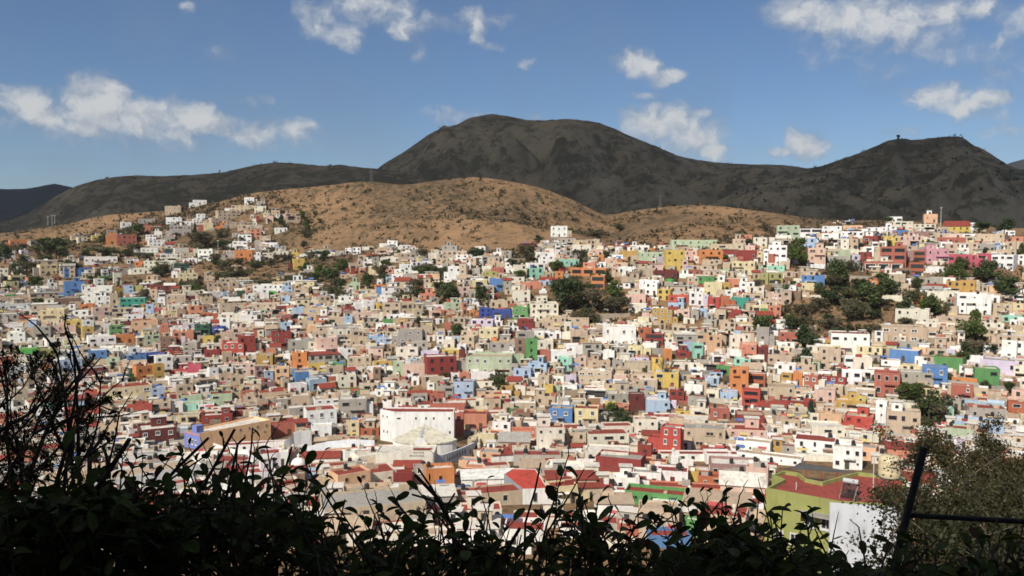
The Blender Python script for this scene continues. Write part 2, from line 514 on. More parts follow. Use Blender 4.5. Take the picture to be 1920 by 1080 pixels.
build_terrain()
MAIN = [(330, 440), (450, 420), (560, 385), (640, 352), (690, 332), (705, 320), (722, 307), (760, 284), (800, 256), (815, 247), (830, 241), (858, 233), (880, 222), (900, 217), (920, 214), (945, 217),
        (985, 224), (1010, 226), (1060, 223), (1110, 228), (1140, 237), (1180, 255), (1230, 275), (1270, 292), (1330, 303), (1400, 308), (1460, 309), (1500, 314), (1560, 322), (1700, 345), (1900, 380), (2200, 420)]
RIGHT = [(1180, 420), (1300, 392), (1400, 352), (1460, 330), (1510, 316), (1540, 310), (1570, 299), (1610, 285), (1640, 272), (1660, 263), (1680, 260), (1710, 262), (1735, 259), (1770, 256), (1798, 258),
         (1812, 269), (1840, 282), (1865, 298), (1890, 312), (1920, 321), (2000, 350), (2200, 385), (2500, 420)]
LEFT = [(-500, 480), (-200, 450), (0, 418), (60, 398), (100, 374), (140, 352), (170, 342), (210, 333), (260, 329), (310, 330), (420, 323), (470, 312), (520, 305), (570, 307), (610, 311), (640, 309), (670, 313),
        (720, 318), (800, 330), (1000, 380)]
FARL = [(-900, 330), (-500, 345), (-200, 340), (0, 354), (60, 353), (105, 345), (130, 349), (160, 356), (300, 380), (600, 420)]
FARR = [(1600, 420), (1760, 360), (1850, 322), (1880, 308), (1920, 297), (2000, 286), (2200, 300), (2700, 330)]
build_mountain('mountain', MAIN, 2250, 0.62, M['mountain'], 'broad dark mountain with a rounded summit behind the brown hills', 330, 2200)
build_mountain('mountain', RIGHT, [(1180, 1500), (1500, 1500), (1900, 1350), (2500, 1300)], 0.62, M['mountain'], 'dark scrubby mountain with a flat-topped crag behind the white houses', 1180, 2500)
build_mountain('mountain', LEFT, 1900, 0.64, M['mountain'], 'long low dark ridge in shadow left of the summit', -500, 1000, 0.6)
build_mountain('mountain', FARL, 4200, 0.6, M['far'], 'bluish far ridge at the left edge', -900, 600, 0.6)
build_mountain('mountain', FARR, 3600, 0.6, M['far'], 'small bluish far peak at the right edge', 1600, 2700, 0.6)
# plain that reaches the horizon under everything, and the terrace behind the viewer
g = Geo(); n = 48
g.add([(16000 * math.cos(2 * math.pi * k / n), 16000 * math.sin(2 * math.pi * k / n), -120.0) for k in range(n)], [tuple(range(n))])
o = obj('plain', g.mesh('plain', [M['far']])); o['kind'] = 'structure'
g = Geo(); g.box(-40, 40, -45, 1.3, -2.6, -1.66)
o = obj('terrace', g.mesh('terrace', [M['soil']])); o['kind'] = 'structure'
# ------------------------------------------------------------------ the town: what the photograph shows, house by house
PAL = {'W': ('white', (248, 245, 238)), 'C': ('cream', (238, 227, 202)), 'T': ('tan bare-block', (208, 182, 148)), 'G': ('grey', (178, 169, 154)), 'R': ('red', (160, 46, 32)),
       'DR': ('dark red', (120, 42, 32)), 'BR': ('bright red', (208, 62, 38)), 'O': ('orange', (226, 132, 40)), 'DO': ('burnt orange', (196, 98, 42)), 'Y': ('yellow', (228, 192, 62)),
       'MY': ('mustard', (204, 158, 52)), 'PY': ('pale yellow', (234, 214, 158)), 'P': ('pink', (232, 190, 168)), 'HP': ('crimson pink', (206, 70, 96)), 'S': ('salmon', (222, 134, 94)),
       'B': ('blue', (74, 134, 198)), 'LB': ('light blue', (170, 198, 226)), 'DB': ('deep blue', (40, 74, 172)), 'LG': ('pale green', (190, 206, 164)), 'GN': ('green', (92, 160, 82)),
       'OG': ('olive', (176, 172, 88)), 'MT': ('mint', (152, 220, 192)), 'TL': ('teal', (28, 160, 138)), 'L': ('lilac', (212, 196, 218)), 'BW': ('brown', (150, 116, 90)),
       'PE': ('peach', (238, 186, 134)), 'M': ('mauve', (168, 124, 120)), 'TC': ('terracotta', (190, 98, 72)), 'DG': ('dark green', (44, 98, 74)), 'BG': ('vivid green', (80, 196, 66)),
       'PK': ('rose', (226, 150, 162))}
# offset of each block, then: x0 x1 top base (quarter pixels) colour [storeys] [options] [# landmark]
HOUSES = '''
@0 330
80 225 480 525 O 1 # low orange house at the far-left ridge
225 335 485 520 G 1
690 760 450 490 Y 1 f
800 880 435 510 O 2 # orange villa on the left ridge
880 1025 440 515 TC 2 cols
1065 1150 370 420 S 1
910 985 345 385 W 1
1040 1160 320 360 G 1
1235 1360 225 290 T 2
1450 1550 180 215 W 1
1245 1365 310 360 W 2
1475 1540 285 335 W 2
1280 1430 370 450 G 2
1530 1600 350 405 PY 1
1650 1700 350 400 O
1700 1750 340 390 G
1830 1910 160 210 W 2 # white house topping the left hill
1740 1920 220 270 T
1640 1800 260 330 T
1780 1890 440 500 W 2
1740 1860 490 550 W 2
1370 1480 340 370 W 1
1160 1215 415 455 W
1215 1310 450 495 G
1065 1185 540 605 W 2 # white cube house over the left scrub
1240 1310 545 590 DG 1
1310 1420 540 590 C 1
1420 1450 540 580 S
1480 1600 550 640 W 2 # white stepped villa above the left trees
1455 1490 545 600 C
1690 1770 560 625 G 2
1760 1895 555 635 O 1
1890 1920 590 630 W
1740 1810 670 705 P 1
645 870 605 660 W 1 a # long white arcaded house on the left
955 1005 630 660 W
1010 1090 640 680 O 1
1200 1310 650 710 C 2
1310 1420 655 715 DG
1000 1150 690 735 C 1
880 990 690 740 G
1285 1335 715 765 W
1340 1480 730 790 PY
1535 1640 720 790 T
300 430 665 740 PY 2
80 200 745 790 PY
100 190 710 750 C
45 145 790 865 PY
145 240 795 850 LB
440 600 880 915 B 1
490 640 790 900 B 2 # blue house beside the white block
710 780 770 825 W
640 840 830 960 W 3 # big white block on the left slope
720 835 900 975 W 2
830 885 880 1000 T 3
850 930 840 895 MY
930 1000 820 905 LB 3
1000 1075 820 895 OG 2
1075 1130 840 900 C
905 1090 915 1030 TL 3 # teal house with three floors
1095 1155 960 1060 LB 2
1115 1190 850 960 T
1190 1240 875 990 W
1240 1395 890 980 T 2
0 265 955 1025 W 1 a # white house with a wide arch
0 240 900 955 T n
385 600 915 990 BW 1 a # brown house with four arched windows
290 500 1025 1080 PY 1
545 665 1010 1080 W 2
600 700 960 1005 O n
700 830 985 1080 P 3
1160 1240 990 1035 HP 1
1240 1330 1010 1070 PY
1420 1530 970 1060 S
1500 1665 1030 1070 DO 1
1560 1640 800 880 T
1640 1760 830 880 T
1670 1720 870 920 LB
1780 1840 860 910 DG
1840 1900 890 970 W
65 115 570 635 W
155 215 555 590 W
80 130 645 690 W
0 60 690 780 C 2
360 430 800 860 W
1400 1490 900 960 DR 1 n
@480 330
0 75 190 235 G
75 130 300 355 P 1
0 25 300 350 R
140 235 388 422 W 1
220 340 280 330 T
0 35 570 645 W 2
50 130 575 635 C 2
130 185 565 620 C
195 240 565 635 C 2
260 325 575 605 Y 1
280 370 620 700 Y 2 n # tall plain yellow house on the bare slope
240 340 650 700 DR 1
365 435 565 600 W
355 465 700 755 G 1
480 600 570 605 C
595 665 560 600 G
665 720 540 590 W
720 790 535 590 W
790 890 530 560 C
980 1065 485 540 W 2 # white villa under the brown hill
925 980 505 535 W
890 990 545 590 T
1165 1235 550 595 G
1100 1150 420 448 G 1 # lone grey hut on the brown hill
1245 1340 585 615 T
805 880 640 685 W
700 760 665 740 T
770 850 690 725 S
675 750 690 745 R
850 930 675 740 PY
930 960 690 745 P
1020 1100 700 745 W 1
1080 1170 660 735 W 2 # stepped white terrace over the trees
1165 1245 645 700 W 2
1245 1310 640 710 W 2
1110 1200 705 745 W 1
1320 1440 670 715 W 1
1440 1590 680 780 W 2
1490 1600 590 640 W 2
1575 1615 650 700 W
30 95 845 925 W 2
95 150 865 905 BG # vivid green fronted house left of centre
185 280 825 890 LB
180 265 895 960 LB 1
280 400 840 930 T
360 500 895 925 MY
470 565 900 990 T
585 655 950 1000 C
735 800 940 985 W
800 895 930 1010 W 2
795 915 880 950 PY 1 # plain pale yellow cube mid slope
775 905 850 885 PY
905 960 955 1005 Y
710 780 795 850 LG
905 945 775 825 W
1030 1105 875 925 G
1150 1195 745 795 LB
1295 1385 805 865 PY
1200 1255 840 890 S g
1225 1350 880 930 S
1520 1610 830 905 P
1595 1650 855 915 G
1625 1740 780 830 PY
1710 1810 715 780 OG
1755 1890 770 870 B 2 # blue house with two floors above centre
1850 1920 780 870 G g
1750 1830 890 940 R
1715 1890 930 995 T
1675 1765 990 1060 DB 2 # deep blue house at the town centre
1765 1920 1005 1070 DB 1
1415 1545 950 1020 LG
1545 1590 950 1040 S
1300 1395 1010 1065 P
1180 1300 1000 1060 T
735 925 1020 1080 P 1 f
640 740 990 1045 R
275 360 985 1070 LB 2
20 240 1000 1040 LG
1735 1830 610 680 T 2
1850 1920 560 620 G
1770 1850 570 610 W
1860 1920 650 690 W
@960 330
290 415 375 460 W 2 f # white hilltop house with three windows
330 485 468 530 G 2
445 600 515 590 C 3
70 200 505 575 DR 1
210 325 600 660 W
350 510 625 680 MT 1
125 250 690 775 MT 2
320 385 715 790 O 2
440 705 690 745 O 1 band # orange modernist house with wide glass
580 705 745 850 O 2 band
60 230 795 855 S 1
0 140 860 945 C 2
130 355 955 1080 C 3 # cream house with a stepped gable
0 125 980 1080 GN 2
880 1030 520 575 W
590 730 550 600 P
625 690 590 640 O
540 600 600 640 PY
805 945 560 640 MY 1 a
945 1145 570 665 LG 2
1145 1305 555 710 Y 3 # big yellow house with balconies
1200 1540 480 555 LG 2 # long pale parapet house below the saddle
1030 1090 540 570 O
1290 1390 560 635 P 2
1395 1590 555 650 O 2 a # orange house with arched doors
1590 1830 555 640 R 1 # long red house with a parapet
1740 1800 440 520 S
1800 1920 460 540 C 2
1830 1880 565 640 PY
1885 1920 550 670 W
1645 1825 640 740 PY 2
1065 1240 705 780 DR 1
1155 1245 775 810 BG 1 n
970 1065 700 790 T 1
700 880 650 690 T n
1310 1450 760 840 T
1440 1575 800 905 PY 2 # pale yellow house with six windows
1575 1640 800 870 MY
1580 1720 770 840 S
1860 1920 730 810 OG
845 1010 890 960 P 1
870 1010 960 1030 C 1
1080 1195 850 930 Y 2
1175 1320 890 955 BR 1
1325 1440 870 970 W 2
1430 1475 890 970 L
1160 1300 950 1000 LB 1
1470 1560 910 1010 BR 2
1560 1635 900 1005 DO 2
1640 1780 910 995 TL 1 # teal house with one window
1040 1210 1000 1100 MY 3 f # mustard house with rows of white windows
1220 1335 1005 1085 P 2
1335 1400 1010 1080 G
1400 1460 990 1060 LB
1640 1720 1000 1070 R
@1440 330
0 50 460 530 C 2
0 140 520 675 W 3 # white block with four floors
65 235 370 500 LG 3 # pale tall villa on the right crest
235 410 395 460 W 2 band
410 550 375 430 W 2
400 530 430 500 W 2
550 720 370 410 PE 1
530 730 415 495 W 2
485 545 345 375 T
575 640 335 370 LB
735 895 385 445 W 2
900 1090 340 405 C 2
1085 1270 360 415 C 2
890 1000 305 350 W
1170 1270 285 350 PE 1 # peach turret on the right crest
940 1055 405 455 B 1
1050 1260 415 480 M 1
700 830 450 505 R
830 940 450 500 Y 2
935 985 460 530 Y
975 1160 450 525 P 2
1325 1515 375 445 Y 2 g # yellow gabled villa on the right crest
1240 1530 460 515 TC 1
1340 1570 350 380 W 1
1560 1690 505 565 G
1730 1850 410 445 W
295 430 540 690 P 3 # pink villa beside the conifer
485 615 555 640 LG 2
610 680 550 610 C
440 605 600 660 G
630 690 590 690 L 2
690 770 570 650 R 2
845 1025 530 690 TC 3 band # terracotta block with dark balconies
730 1000 640 720 TC 1 band
1020 1090 560 640 M
1085 1195 560 645 DO 2 band
1060 1170 650 755 DO 2 band
1170 1370 545 660 PK 2 # rose house with a white dome
1340 1470 585 660 HP 1
1470 1560 590 680 HP 2
1560 1665 580 640 HP
1670 1840 590 690 W 2
1190 1325 680 730 W
290 430 660 692 W n
0 120 730 815 OG 2
120 250 720 760 P
255 420 745 830 B 2 # bright blue house beside the olive house
245 345 805 860 PY 1
660 870 780 890 O 2 R # orange house among the trees
1025 1155 905 960 O 1
1415 1670 885 1040 W 3 # white house with three rows of windows
1800 1920 890 955 W 2 band
1830 1920 955 1040 PY 2
1740 1910 1045 1100 MT 1
1350 1420 975 1050 T
1200 1420 865 950 C n
1075 1330 760 820 G n
0 120 880 950 P 2
0 100 970 1075 S 2
1650 1750 775 830 G
1690 1830 960 1040 T
@0 580
300 490 0 130 PY 3 # tall pale yellow house far left
345 560 120 220 P 2 # pink house with loggias far left
620 705 130 230 Y 2
490 620 80 190 Y
1000 1180 80 190 PE 2 # plain peach-tan block
930 1000 90 150 DR
860 1010 185 260 O 1
350 600 220 300 W 1 band
670 870 205 310 W 2
1300 1450 165 260 S 2
1200 1300 110 180 S
1455 1580 110 235 DG 3 # dark green house
1580 1680 130 190 DB
1745 1865 135 190 P 1
1520 1610 200 260 Y 1
1655 1840 250 365 BR 2 f # bright red house with white windows
1790 1920 195 350 R 2
1365 1490 245 380 G 4 # bare grey block four floors high
1535 1650 300 370 R
1205 1320 210 290 BW
1085 1205 190 270 LG
130 280 290 370 BG 1
290 440 300 390 OG
440 640 305 400 G
450 620 370 490 LB 2
670 800 305 410 B
960 1100 340 430 B
1050 1200 320 390 DB
600 770 440 520 DR
1015 1160 420 560 O 2 # golden orange house at left
1150 1240 410 540 MY 2
940 1080 480 560 DG
1280 1410 450 490 BR f
1410 1510 410 500 HP 2 f # crimson house with white trim
1300 1440 350 440 G
760 1130 580 710 PY 2 # long pale yellow house with four doors
870 1060 555 620 W
1135 1245 585 670 LB 2
1360 1510 640 710 LG 1
1580 1740 630 740 LG 2 R
1135 1280 690 800 T
1290 1370 700 780 W
1330 1500 790 860 PY 1
1510 1745 790 860 R
1050 1330 890 1040 DR 2 f # dark red house with cream window frames
470 520 520 570 O
800 900 360 440 LG
1640 1750 480 560 T
1730 1840 490 560 T
1800 1920 400 490 P
1820 1920 640 730 T
1710 1810 760 810 R
60 190 170 290 W 3
190 270 160 240 G
0 170 105 170 W
470 640 830 920 S
640 740 850 940 R
500 740 930 1070 G
200 340 480 600 T
280 420 560 640 W
60 200 420 520 W
1700 2140 1010 1062 W 1 R
@480 580
120 270 170 295 R 3 # tall red house left of centre
75 150 290 380 S 1
0 130 340 420 MY
265 390 320 450 O 3 n # plain orange tower house
190 270 390 440 PE
450 620 210 340 P 3
395 450 240 330 C
390 525 400 465 Y 1
285 470 465 560 B 2
390 545 520 600 LB
250 390 560 630 W
315 370 180 215 S
395 455 185 215 W
185 265 95 165 LB
200 260 40 95 TC
390 455 25 90 T
660 725 50 120 LB
890 1065 210 265 LB 1 f # low light blue house mid town
1065 1250 150 265 G 2
1280 1350 195 240 C
1350 1415 70 110 W
1070 1140 70 130 MY
1105 1175 95 140 P
895 950 115 165 W
635 720 225 275 C
620 730 290 380 W 2
780 840 300 345 S
1035 1230 280 400 C 2
1225 1380 310 380 L 1
1380 1540 300 350 Y 1
1270 1520 350 540 R 3 nine # big red house with nine windows
1520 1570 300 450 DR
1105 1310 405 520 P 1
1025 1105 390 505 LG 2
1520 1610 470 540 S
1610 1800 470 560 W
1645 1810 535 630 C
1470 1640 540 680 LB 2
1575 1920 350 500 LG 2 f # wide pale green house with white windows
1640 1860 318 352 LG 1
1660 1825 145 255 PY 2 # square pale yellow house mid town
1640 1760 250 300 G
1600 1785 80 150 L 2
795 835 490 550 W
680 870 355 450 T
870 1030 385 440 MY
530 660 420 490 T
610 760 490 590 C
790 930 550 620 T
955 1150 540 590 T a
870 1090 600 660 W 1
610 840 600 640 GN 1 f
435 650 670 750 W 2
370 620 750 910 W 2 # white house with tall grey windows
620 830 670 830 G 2
830 910 650 760 T
950 1020 690 760 W 1
1045 1165 665 740 C
1165 1290 640 730 G
1300 1580 700 780 TC n
1480 1560 770 950 TC 2 n
1540 1740 780 900 S 1
1760 1920 840 980 W 2
1705 1840 670 750 T
0 100 670 760 T
130 290 670 720 G
140 320 750 830 T
240 380 735 830 G
80 310 850 950 TC 1 R # terracotta house with a red roof
0 90 870 960 PE
410 570 870 980 W 1 # small white house with two brown doors
690 775 840 950 PY 2
780 925 890 950 DO R
1645 1800 930 1030 PY 1
1730 1860 900 980 PE
1590 1660 900 960 G
@960 580
340 455 360 460 MT 2 # little mint house
100 190 220 390 GN 3
20 100 220 380 BW
0 100 340 420 LG 1
190 310 230 300 C
210 290 305 390 TC 1
290 490 315 410 W 1
270 370 170 220 W
370 445 170 225 C
440 570 155 250 T
680 935 130 280 W 2 # large white house with a blue roof edge
940 1050 135 250 DO 2
990 1140 180 270 R 2 band
970 1090 250 330 W 1
1145 1280 245 300 W
1280 1350 240 315 LB
1350 1440 255 370 MT 2
1040 1130 360 470 Y 2
1130 1200 300 400 O 2 n # slim orange house behind the bare tree
1060 1250 470 590 Y 2
1235 1390 315 360 R 1
1630 1750 200 320 C 2
1700 1835 260 400 S 2 # salmon house stepping up the slope
1835 1920 280 400 DR 2
1490 1650 340 400 W
1530 1660 420 500 GN 1
1660 1790 370 460 MT 2
1630 1770 440 650 O 4 # orange stepped house with four floors
1770 1900 480 600 DO 2 band
1720 1860 600 760 BR 3 band # bright red house with shaded balconies
1860 1920 590 720 T
1280 1440 560 650 W 1 n
1440 1555 510 620 LB 2
1445 1560 600 680 C
1560 1690 620 700 LB
1310 1460 650 730 G
880 1000 630 780 DR 2
1000 1190 680 810 LB 2 # light blue house with blue shutters
1180 1290 610 700 R 2
1225 1325 760 810 Y
1330 1475 740 820 C 1 f
1480 1640 740 830 TC 1 f
570 690 720 800 TC
700 780 690 760 Y
780 880 710 780 S
265 460 740 890 B 2 f # blue house with white arched doors
460 650 740 885 PY 2 f # pale yellow mansion with pilasters
430 560 680 730 C
540 720 590 660 W band
230 310 565 640 Y
375 490 565 630 W
400 485 490 570 L
300 400 500 560 W
0 150 440 560 LB 2 a # light blue house with arches
110 270 400 490 LB
180 290 490 600 T
630 860 490 550 P 1
560 750 380 470 T R
490 560 350 450 P
480 760 460 560 T 2
830 1030 360 400 L
840 1040 400 470 T
750 830 380 450 G
0 110 570 640 C
0 140 770 850 BW
1100 1275 880 1110 BR 3 f # red town house with cream window frames
910 1100 820 960 C 2
550 900 930 1060 C 2 # cream house with tall windows
400 560 920 1060 T
180 400 880 1080 C 3 # weathered cream tower house
0 160 900 1000 S R
1280 1600 890 1050 T 2
1600 1920 900 1010 P 2 R # pink colonial house with a red roof
1680 1900 790 880 R 1 n # plain red hall
940 1050 1010 1090 R 1 n
0 180 700 760 T
160 330 650 720 T
@1440 580
470 760 180 340 W 2 # white villa with side galleries
800 860 160 250 W 2
865 1180 130 250 T 2
930 1180 240 300 G
900 1130 305 390 B 1 f # low sky-blue house
1110 1400 95 150 C 1
1300 1480 130 210 T
1140 1330 290 350 T R
1325 1400 300 370 L
1235 1460 355 460 GN 1 # wide green house
1160 1335 430 590 B 2 f # tall blue house with white windows
1600 1860 380 490 L 1
1545 1735 440 610 GN 2 # green house with open balconies
1750 1860 230 370 W 3
1850 1920 235 370 W
1380 1560 510 590 O
1380 1530 570 700 TC 2 f
1240 1390 740 840 MT 1 # mint house by the slope trees
1100 1300 590 690 PY 2
800 980 470 650 TC 2 # square brick-red tower house
630 780 360 470 C 1 n
570 640 350 470 W
555 700 460 590 W 2
660 790 450 520 W
990 1240 470 590 G 2
980 1160 420 470 PY
850 990 380 420 W
260 380 490 620 TC 2 f
380 590 500 590 R 2 f
90 180 480 570 MY 2
180 260 470 570 O 1
90 320 685 760 R 1 a # low red house with round arches
345 500 600 720 P
510 725 680 770 MY 1 f # mustard house with three white windows
660 730 650 770 Y
600 800 600 680 T
800 890 680 900 W 3 # slim white tower house
890 1130 760 1000 T 2 # bare brick block beside the white tower
570 785 800 920 BR 2
380 560 780 890 PE 1
310 590 880 1010 C 2
0 200 580 680 T
0 210 340 430 T 1
0 200 970 1060 T 1
0 190 1040 1090 MY 1
690 830 930 1000 C
1500 1790 740 830 G
1480 1760 690 750 LB
1690 1790 620 680 P
1800 1920 690 830 DO
1740 1920 540 620 BW
0 40 290 340 W
60 130 75 150 W
200 500 980 1110 W 2 # white house with a green parasol terrace
@480 810
580 900 300 470 PE 2 # peach corner house with a grey roof
1030 1180 300 440 R 1 n # plain red annex
1180 1270 250 420 G 2 n
1270 1500 265 440 O 1 n # bright orange box house
500 580 340 450 PY 1
660 750 140 250 W 1
1480 1900 300 350 PE 1 n
1660 1850 150 220 PE 1
1500 1720 215 262 PE 1 n
1700 1920 250 300 C 1 R
1560 1760 255 290 S 1 n
340 640 190 250 W 1 g
750 1010 170 260 C 1
@960 810
480 680 200 270 W 1
600 990 190 300 R n
940 1050 90 210 R 1 n
760 960 340 450 W 1
900 1120 300 410 W 1
1080 1320 290 400 W 1
1290 1400 290 370 Y 1
1390 1600 330 420 DO 1 R
1445 1660 160 240 W 1 R
1600 1760 300 410 G 1
1750 1920 260 420 P 1
1280 1400 650 790 GN 1 n
1190 1250 180 260 W
270 530 400 540 PY 1 R
0 530 640 720 C 1 R
350 700 720 800 W 1 R
840 1430 460 560 GN 1 R # long green house with a red roof terrace
@1440 810
490 700 110 280 W 2
640 810 110 220 PE 1 n
850 960 70 150 DR 1
@0 810
60 300 150 260 S 1 R
300 520 190 300 W 1 R
560 760 240 330 W 1 R
750 1000 150 230 C 1 R
900 1100 250 330 W 1 R
1100 1330 200 300 G 1
1240 1480 380 470 W 1
1500 1720 330 430 C 1 R
1600 1900 430 520 W 1
700 900 420 520 P 1 R
'''
# green or bare patches without houses: centre, radii
BARE = [(190, 470, 75, 16), (100, 478, 42, 26), (55, 515, 40, 16), (440, 515, 95, 22), (385, 455, 28, 18), (570, 440, 70, 36), (620, 512, 34, 32), (845, 550, 34, 26), (1100, 560, 78, 48),
        (1125, 592, 80, 24), (1600, 555, 70, 45), (1580, 600, 130, 44), (1480, 598, 36, 26), (1735, 575, 40, 24), (1875, 520, 55, 30), (1800, 515, 45, 20), (1828, 640, 26, 38), (1520, 640, 28, 44),
        (1497, 480, 26, 26), (1565, 525, 22, 36), (1705, 760, 42, 30), (1750, 790, 60, 26), (1160, 785, 26, 16), (938, 718, 16, 18), (530, 500, 60, 22), (340, 545, 55, 16), (690, 530, 26, 24),
        (430, 440, 26, 30), (250, 440, 30, 14), (770, 505, 60, 10), (1835, 445, 50, 12), (1690, 500, 50, 16), (1090, 500, 10, 10), (985, 490, 30, 16)]
# trees: centre x, base row, width, height, kind (r round, c conifer, b bare, s low shrub, d dry)
TREES = '''
105 492 68 48 r;10 497 30 42 r;45 500 26 22 r;190 480 84 20 d;255 476 54 20 d;262 441 34 22 r;345 436 14 20 r;366 446 11 28 c;386 464 66 30 d;70 547 32 28 r;50 512 42 24 d;135 516 48 28 r;192 517 42 16 s;305 512 42 16 s
330 556 46 26 r;367 556 42 26 r;75 582 32 24 r;420 532 52 26 d;490 542 62 20 d;455 526 44 22 d;525 536 40 16 s;566 406 15 22 r;576 432 15 28 r;526 420 22 15 r;591 396 9 10 s;600 520 28 26 r;622 537 42 36 r;642 516 32 30 r;655 502 32 14 s
705 487 42 12 s;746 486 18 18 r;690 542 26 32 r;720 528 26 20 r;721 540 9 28 c;842 567 58 36 r;905 582 32 46 r;795 522 36 22 r;832 522 28 22 r;895 492 42 28 r;892 517 28 18 r;592 552 32 15 s;642 547 20 26 r;512 577 22 18 r;560 582 26 14 s;667 572 26 14 s
1010 456 22 15 r;1071 431 15 12 r;985 492 62 34 d;1046 513 42 24 r;976 527 32 20 r;1062 582 74 62 r;1112 587 64 52 d;1152 562 44 38 r;1152 594 64 42 d;1000 582 38 15 r;1120 442 44 15 d;1162 432 32 15 d;1222 502 22 10 s;1392 462 44 18 r;1362 492 22 15 r;1196 532 28 32 b
1422 546 28 24 d;1427 628 48 38 r;1092 607 64 22 d;1496 502 48 58 r;1545 497 13 38 c;1566 542 52 56 r;1562 572 54 36 r;1655 536 62 24 r;1632 582 74 52 r;1664 562 54 42 r;1602 604 64 32 d;1742 594 48 42 r;1792 532 50 40 r;1852 532 60 40 r;1892 562 62 42 r
1482 552 32 26 r;1456 547 22 10 s;1746 466 28 15 r;1606 463 26 10 s;1666 421 22 15 r;1572 457 62 10 s;1662 462 22 12 r;1836 442 44 24 r;1882 447 44 32 r;1914 492 24 38 r;1502 592 44 22 d;1692 522 34 15 d;1512 658 52 54 r;1506 692 42 42 r;1822 644 54 64 r;1812 684 40 44 r
1862 662 28 16 r;1642 727 32 28 r;1702 758 62 42 r;1742 794 62 46 r;1736 742 27 20 r;1846 737 27 22 r;1520 792 24 42 c;1692 737 20 16 d;1776 722 22 22 r;785 613 20 20 r;860 637 36 32 r;810 627 18 15 r;937 737 32 32 r;1160 802 48 32 r;1182 802 34 20 r;1250 724 46 62 b
1166 746 22 16 r;410 652 24 26 r;1560 622 70 26 d;1640 630 60 24 d;1480 612 40 22 d;1590 640 50 20 d;1700 612 40 20 d;545 640 20 18 r;1210 705 16 16 r;960 500 26 14 r;1345 640 22 10 r;300 600 0 0 x;1540 560 30 30 r;1615 560 44 36 r;1720 545 30 24 r;20 545 26 20 r;230 480 40 14 s
'''
# ------------------------------------------------------------------ house builder
def dusty(c, k=0.22):
    m = sum(c) / 3
    return tuple(v + (m - v) * k for v in c)
COLS_LIN = {k: tuple(min(0.82, v * 0.80) for v in dusty(lin(c))) for k, (n, c) in PAL.items()}
ROOFC = {'red': lin((132, 55, 42)), 'grey': lin((150, 146, 140)), 'pale': lin((206, 200, 190)), 'tan': lin((170, 150, 128)), 'white': lin((226, 224, 218)), 'dark': lin((88, 86, 86))}
DARK = (0.028, 0.028, 0.03)

def win_mesh(kind):
    g = Geo(); pr = 0.10
    if kind == 'plain':                                     # dark opening with a thin reveal
        o, i = 0.5, 0.44
    else:
        o, i = 0.5, 0.37
    if kind == 'arch':
        n = 8
        def arc(r, rz): return [(-r, -0.5)] + [(-r * math.cos(math.pi * k / n), 0.05 + rz * math.sin(math.pi * k / n)) for k in range(n + 1)] + [(r, -0.5)]
        a, b = arc(0.5, 0.45), arc(0.38, 0.34)
        m = len(a)
        vs = [(x, -pr, z) for x, z in a] + [(x, -pr, z) for x, z in b] + [(x, 0, z) for x, z in a] + [(x, -0.012, z) for x, z in b]
        fs = []
        for k in range(m - 1):
            fs += [(k, k + 1, m + k + 1, m + k), (k, 2 * m + k, 2 * m + k + 1, k + 1), (m + k, m + k + 1, 3 * m + k + 1, 3 * m + k)]
        g.add(vs, fs, 0)
        g.add([(x, -0.012, z) for x, z in b], [tuple(range(m))[::-1]], 1)
        return g.mesh('arched_window', [M['trim'], M['glass']])
    for (x0, x1, z0, z1) in ((-o, o, i, o), (-o, o, -o, -i), (-o, -i, -i, i), (i, o, -i, i)):
        g.box(x0, x1, -pr, 0, z0, z1, 0)
    g.add([(-i, -0.012, -i), (i, -0.012, -i), (i, -0.012, i), (-i, -0.012, i)], [(0, 1, 2, 3)], 1)
    if kind == 'frame':
        g.box(-0.03, 0.03, -0.05, -0.012, -i, i, 0)
        g.box(-o - 0.06, o + 0.06, -pr - 0.1, 0, -o - 0.07, -o, 0)   # sill
    return g.mesh(kind + '_window', [M['trim'], M['glass']])
WIN = {k: win_mesh(k) for k in ('plain', 'frame', 'arch')}
def door_mesh():
    g = Geo()
    for (x0, x1, z0, z1) in ((-.5, .5, .44, .5), (-.5, -.42, -.5, .44), (.42, .5, -.5, .44)): g.box(x0, x1, -0.1, 0, z0, z1, 0)
    g.box(-.42, .42, -0.03, 0, -.5, .44, 0)
    g.box(.25, .33, -0.07, -0.03, -.06, 0.0, 0)
    return g.mesh('door', [M['door']])
DOOR = door_mesh()

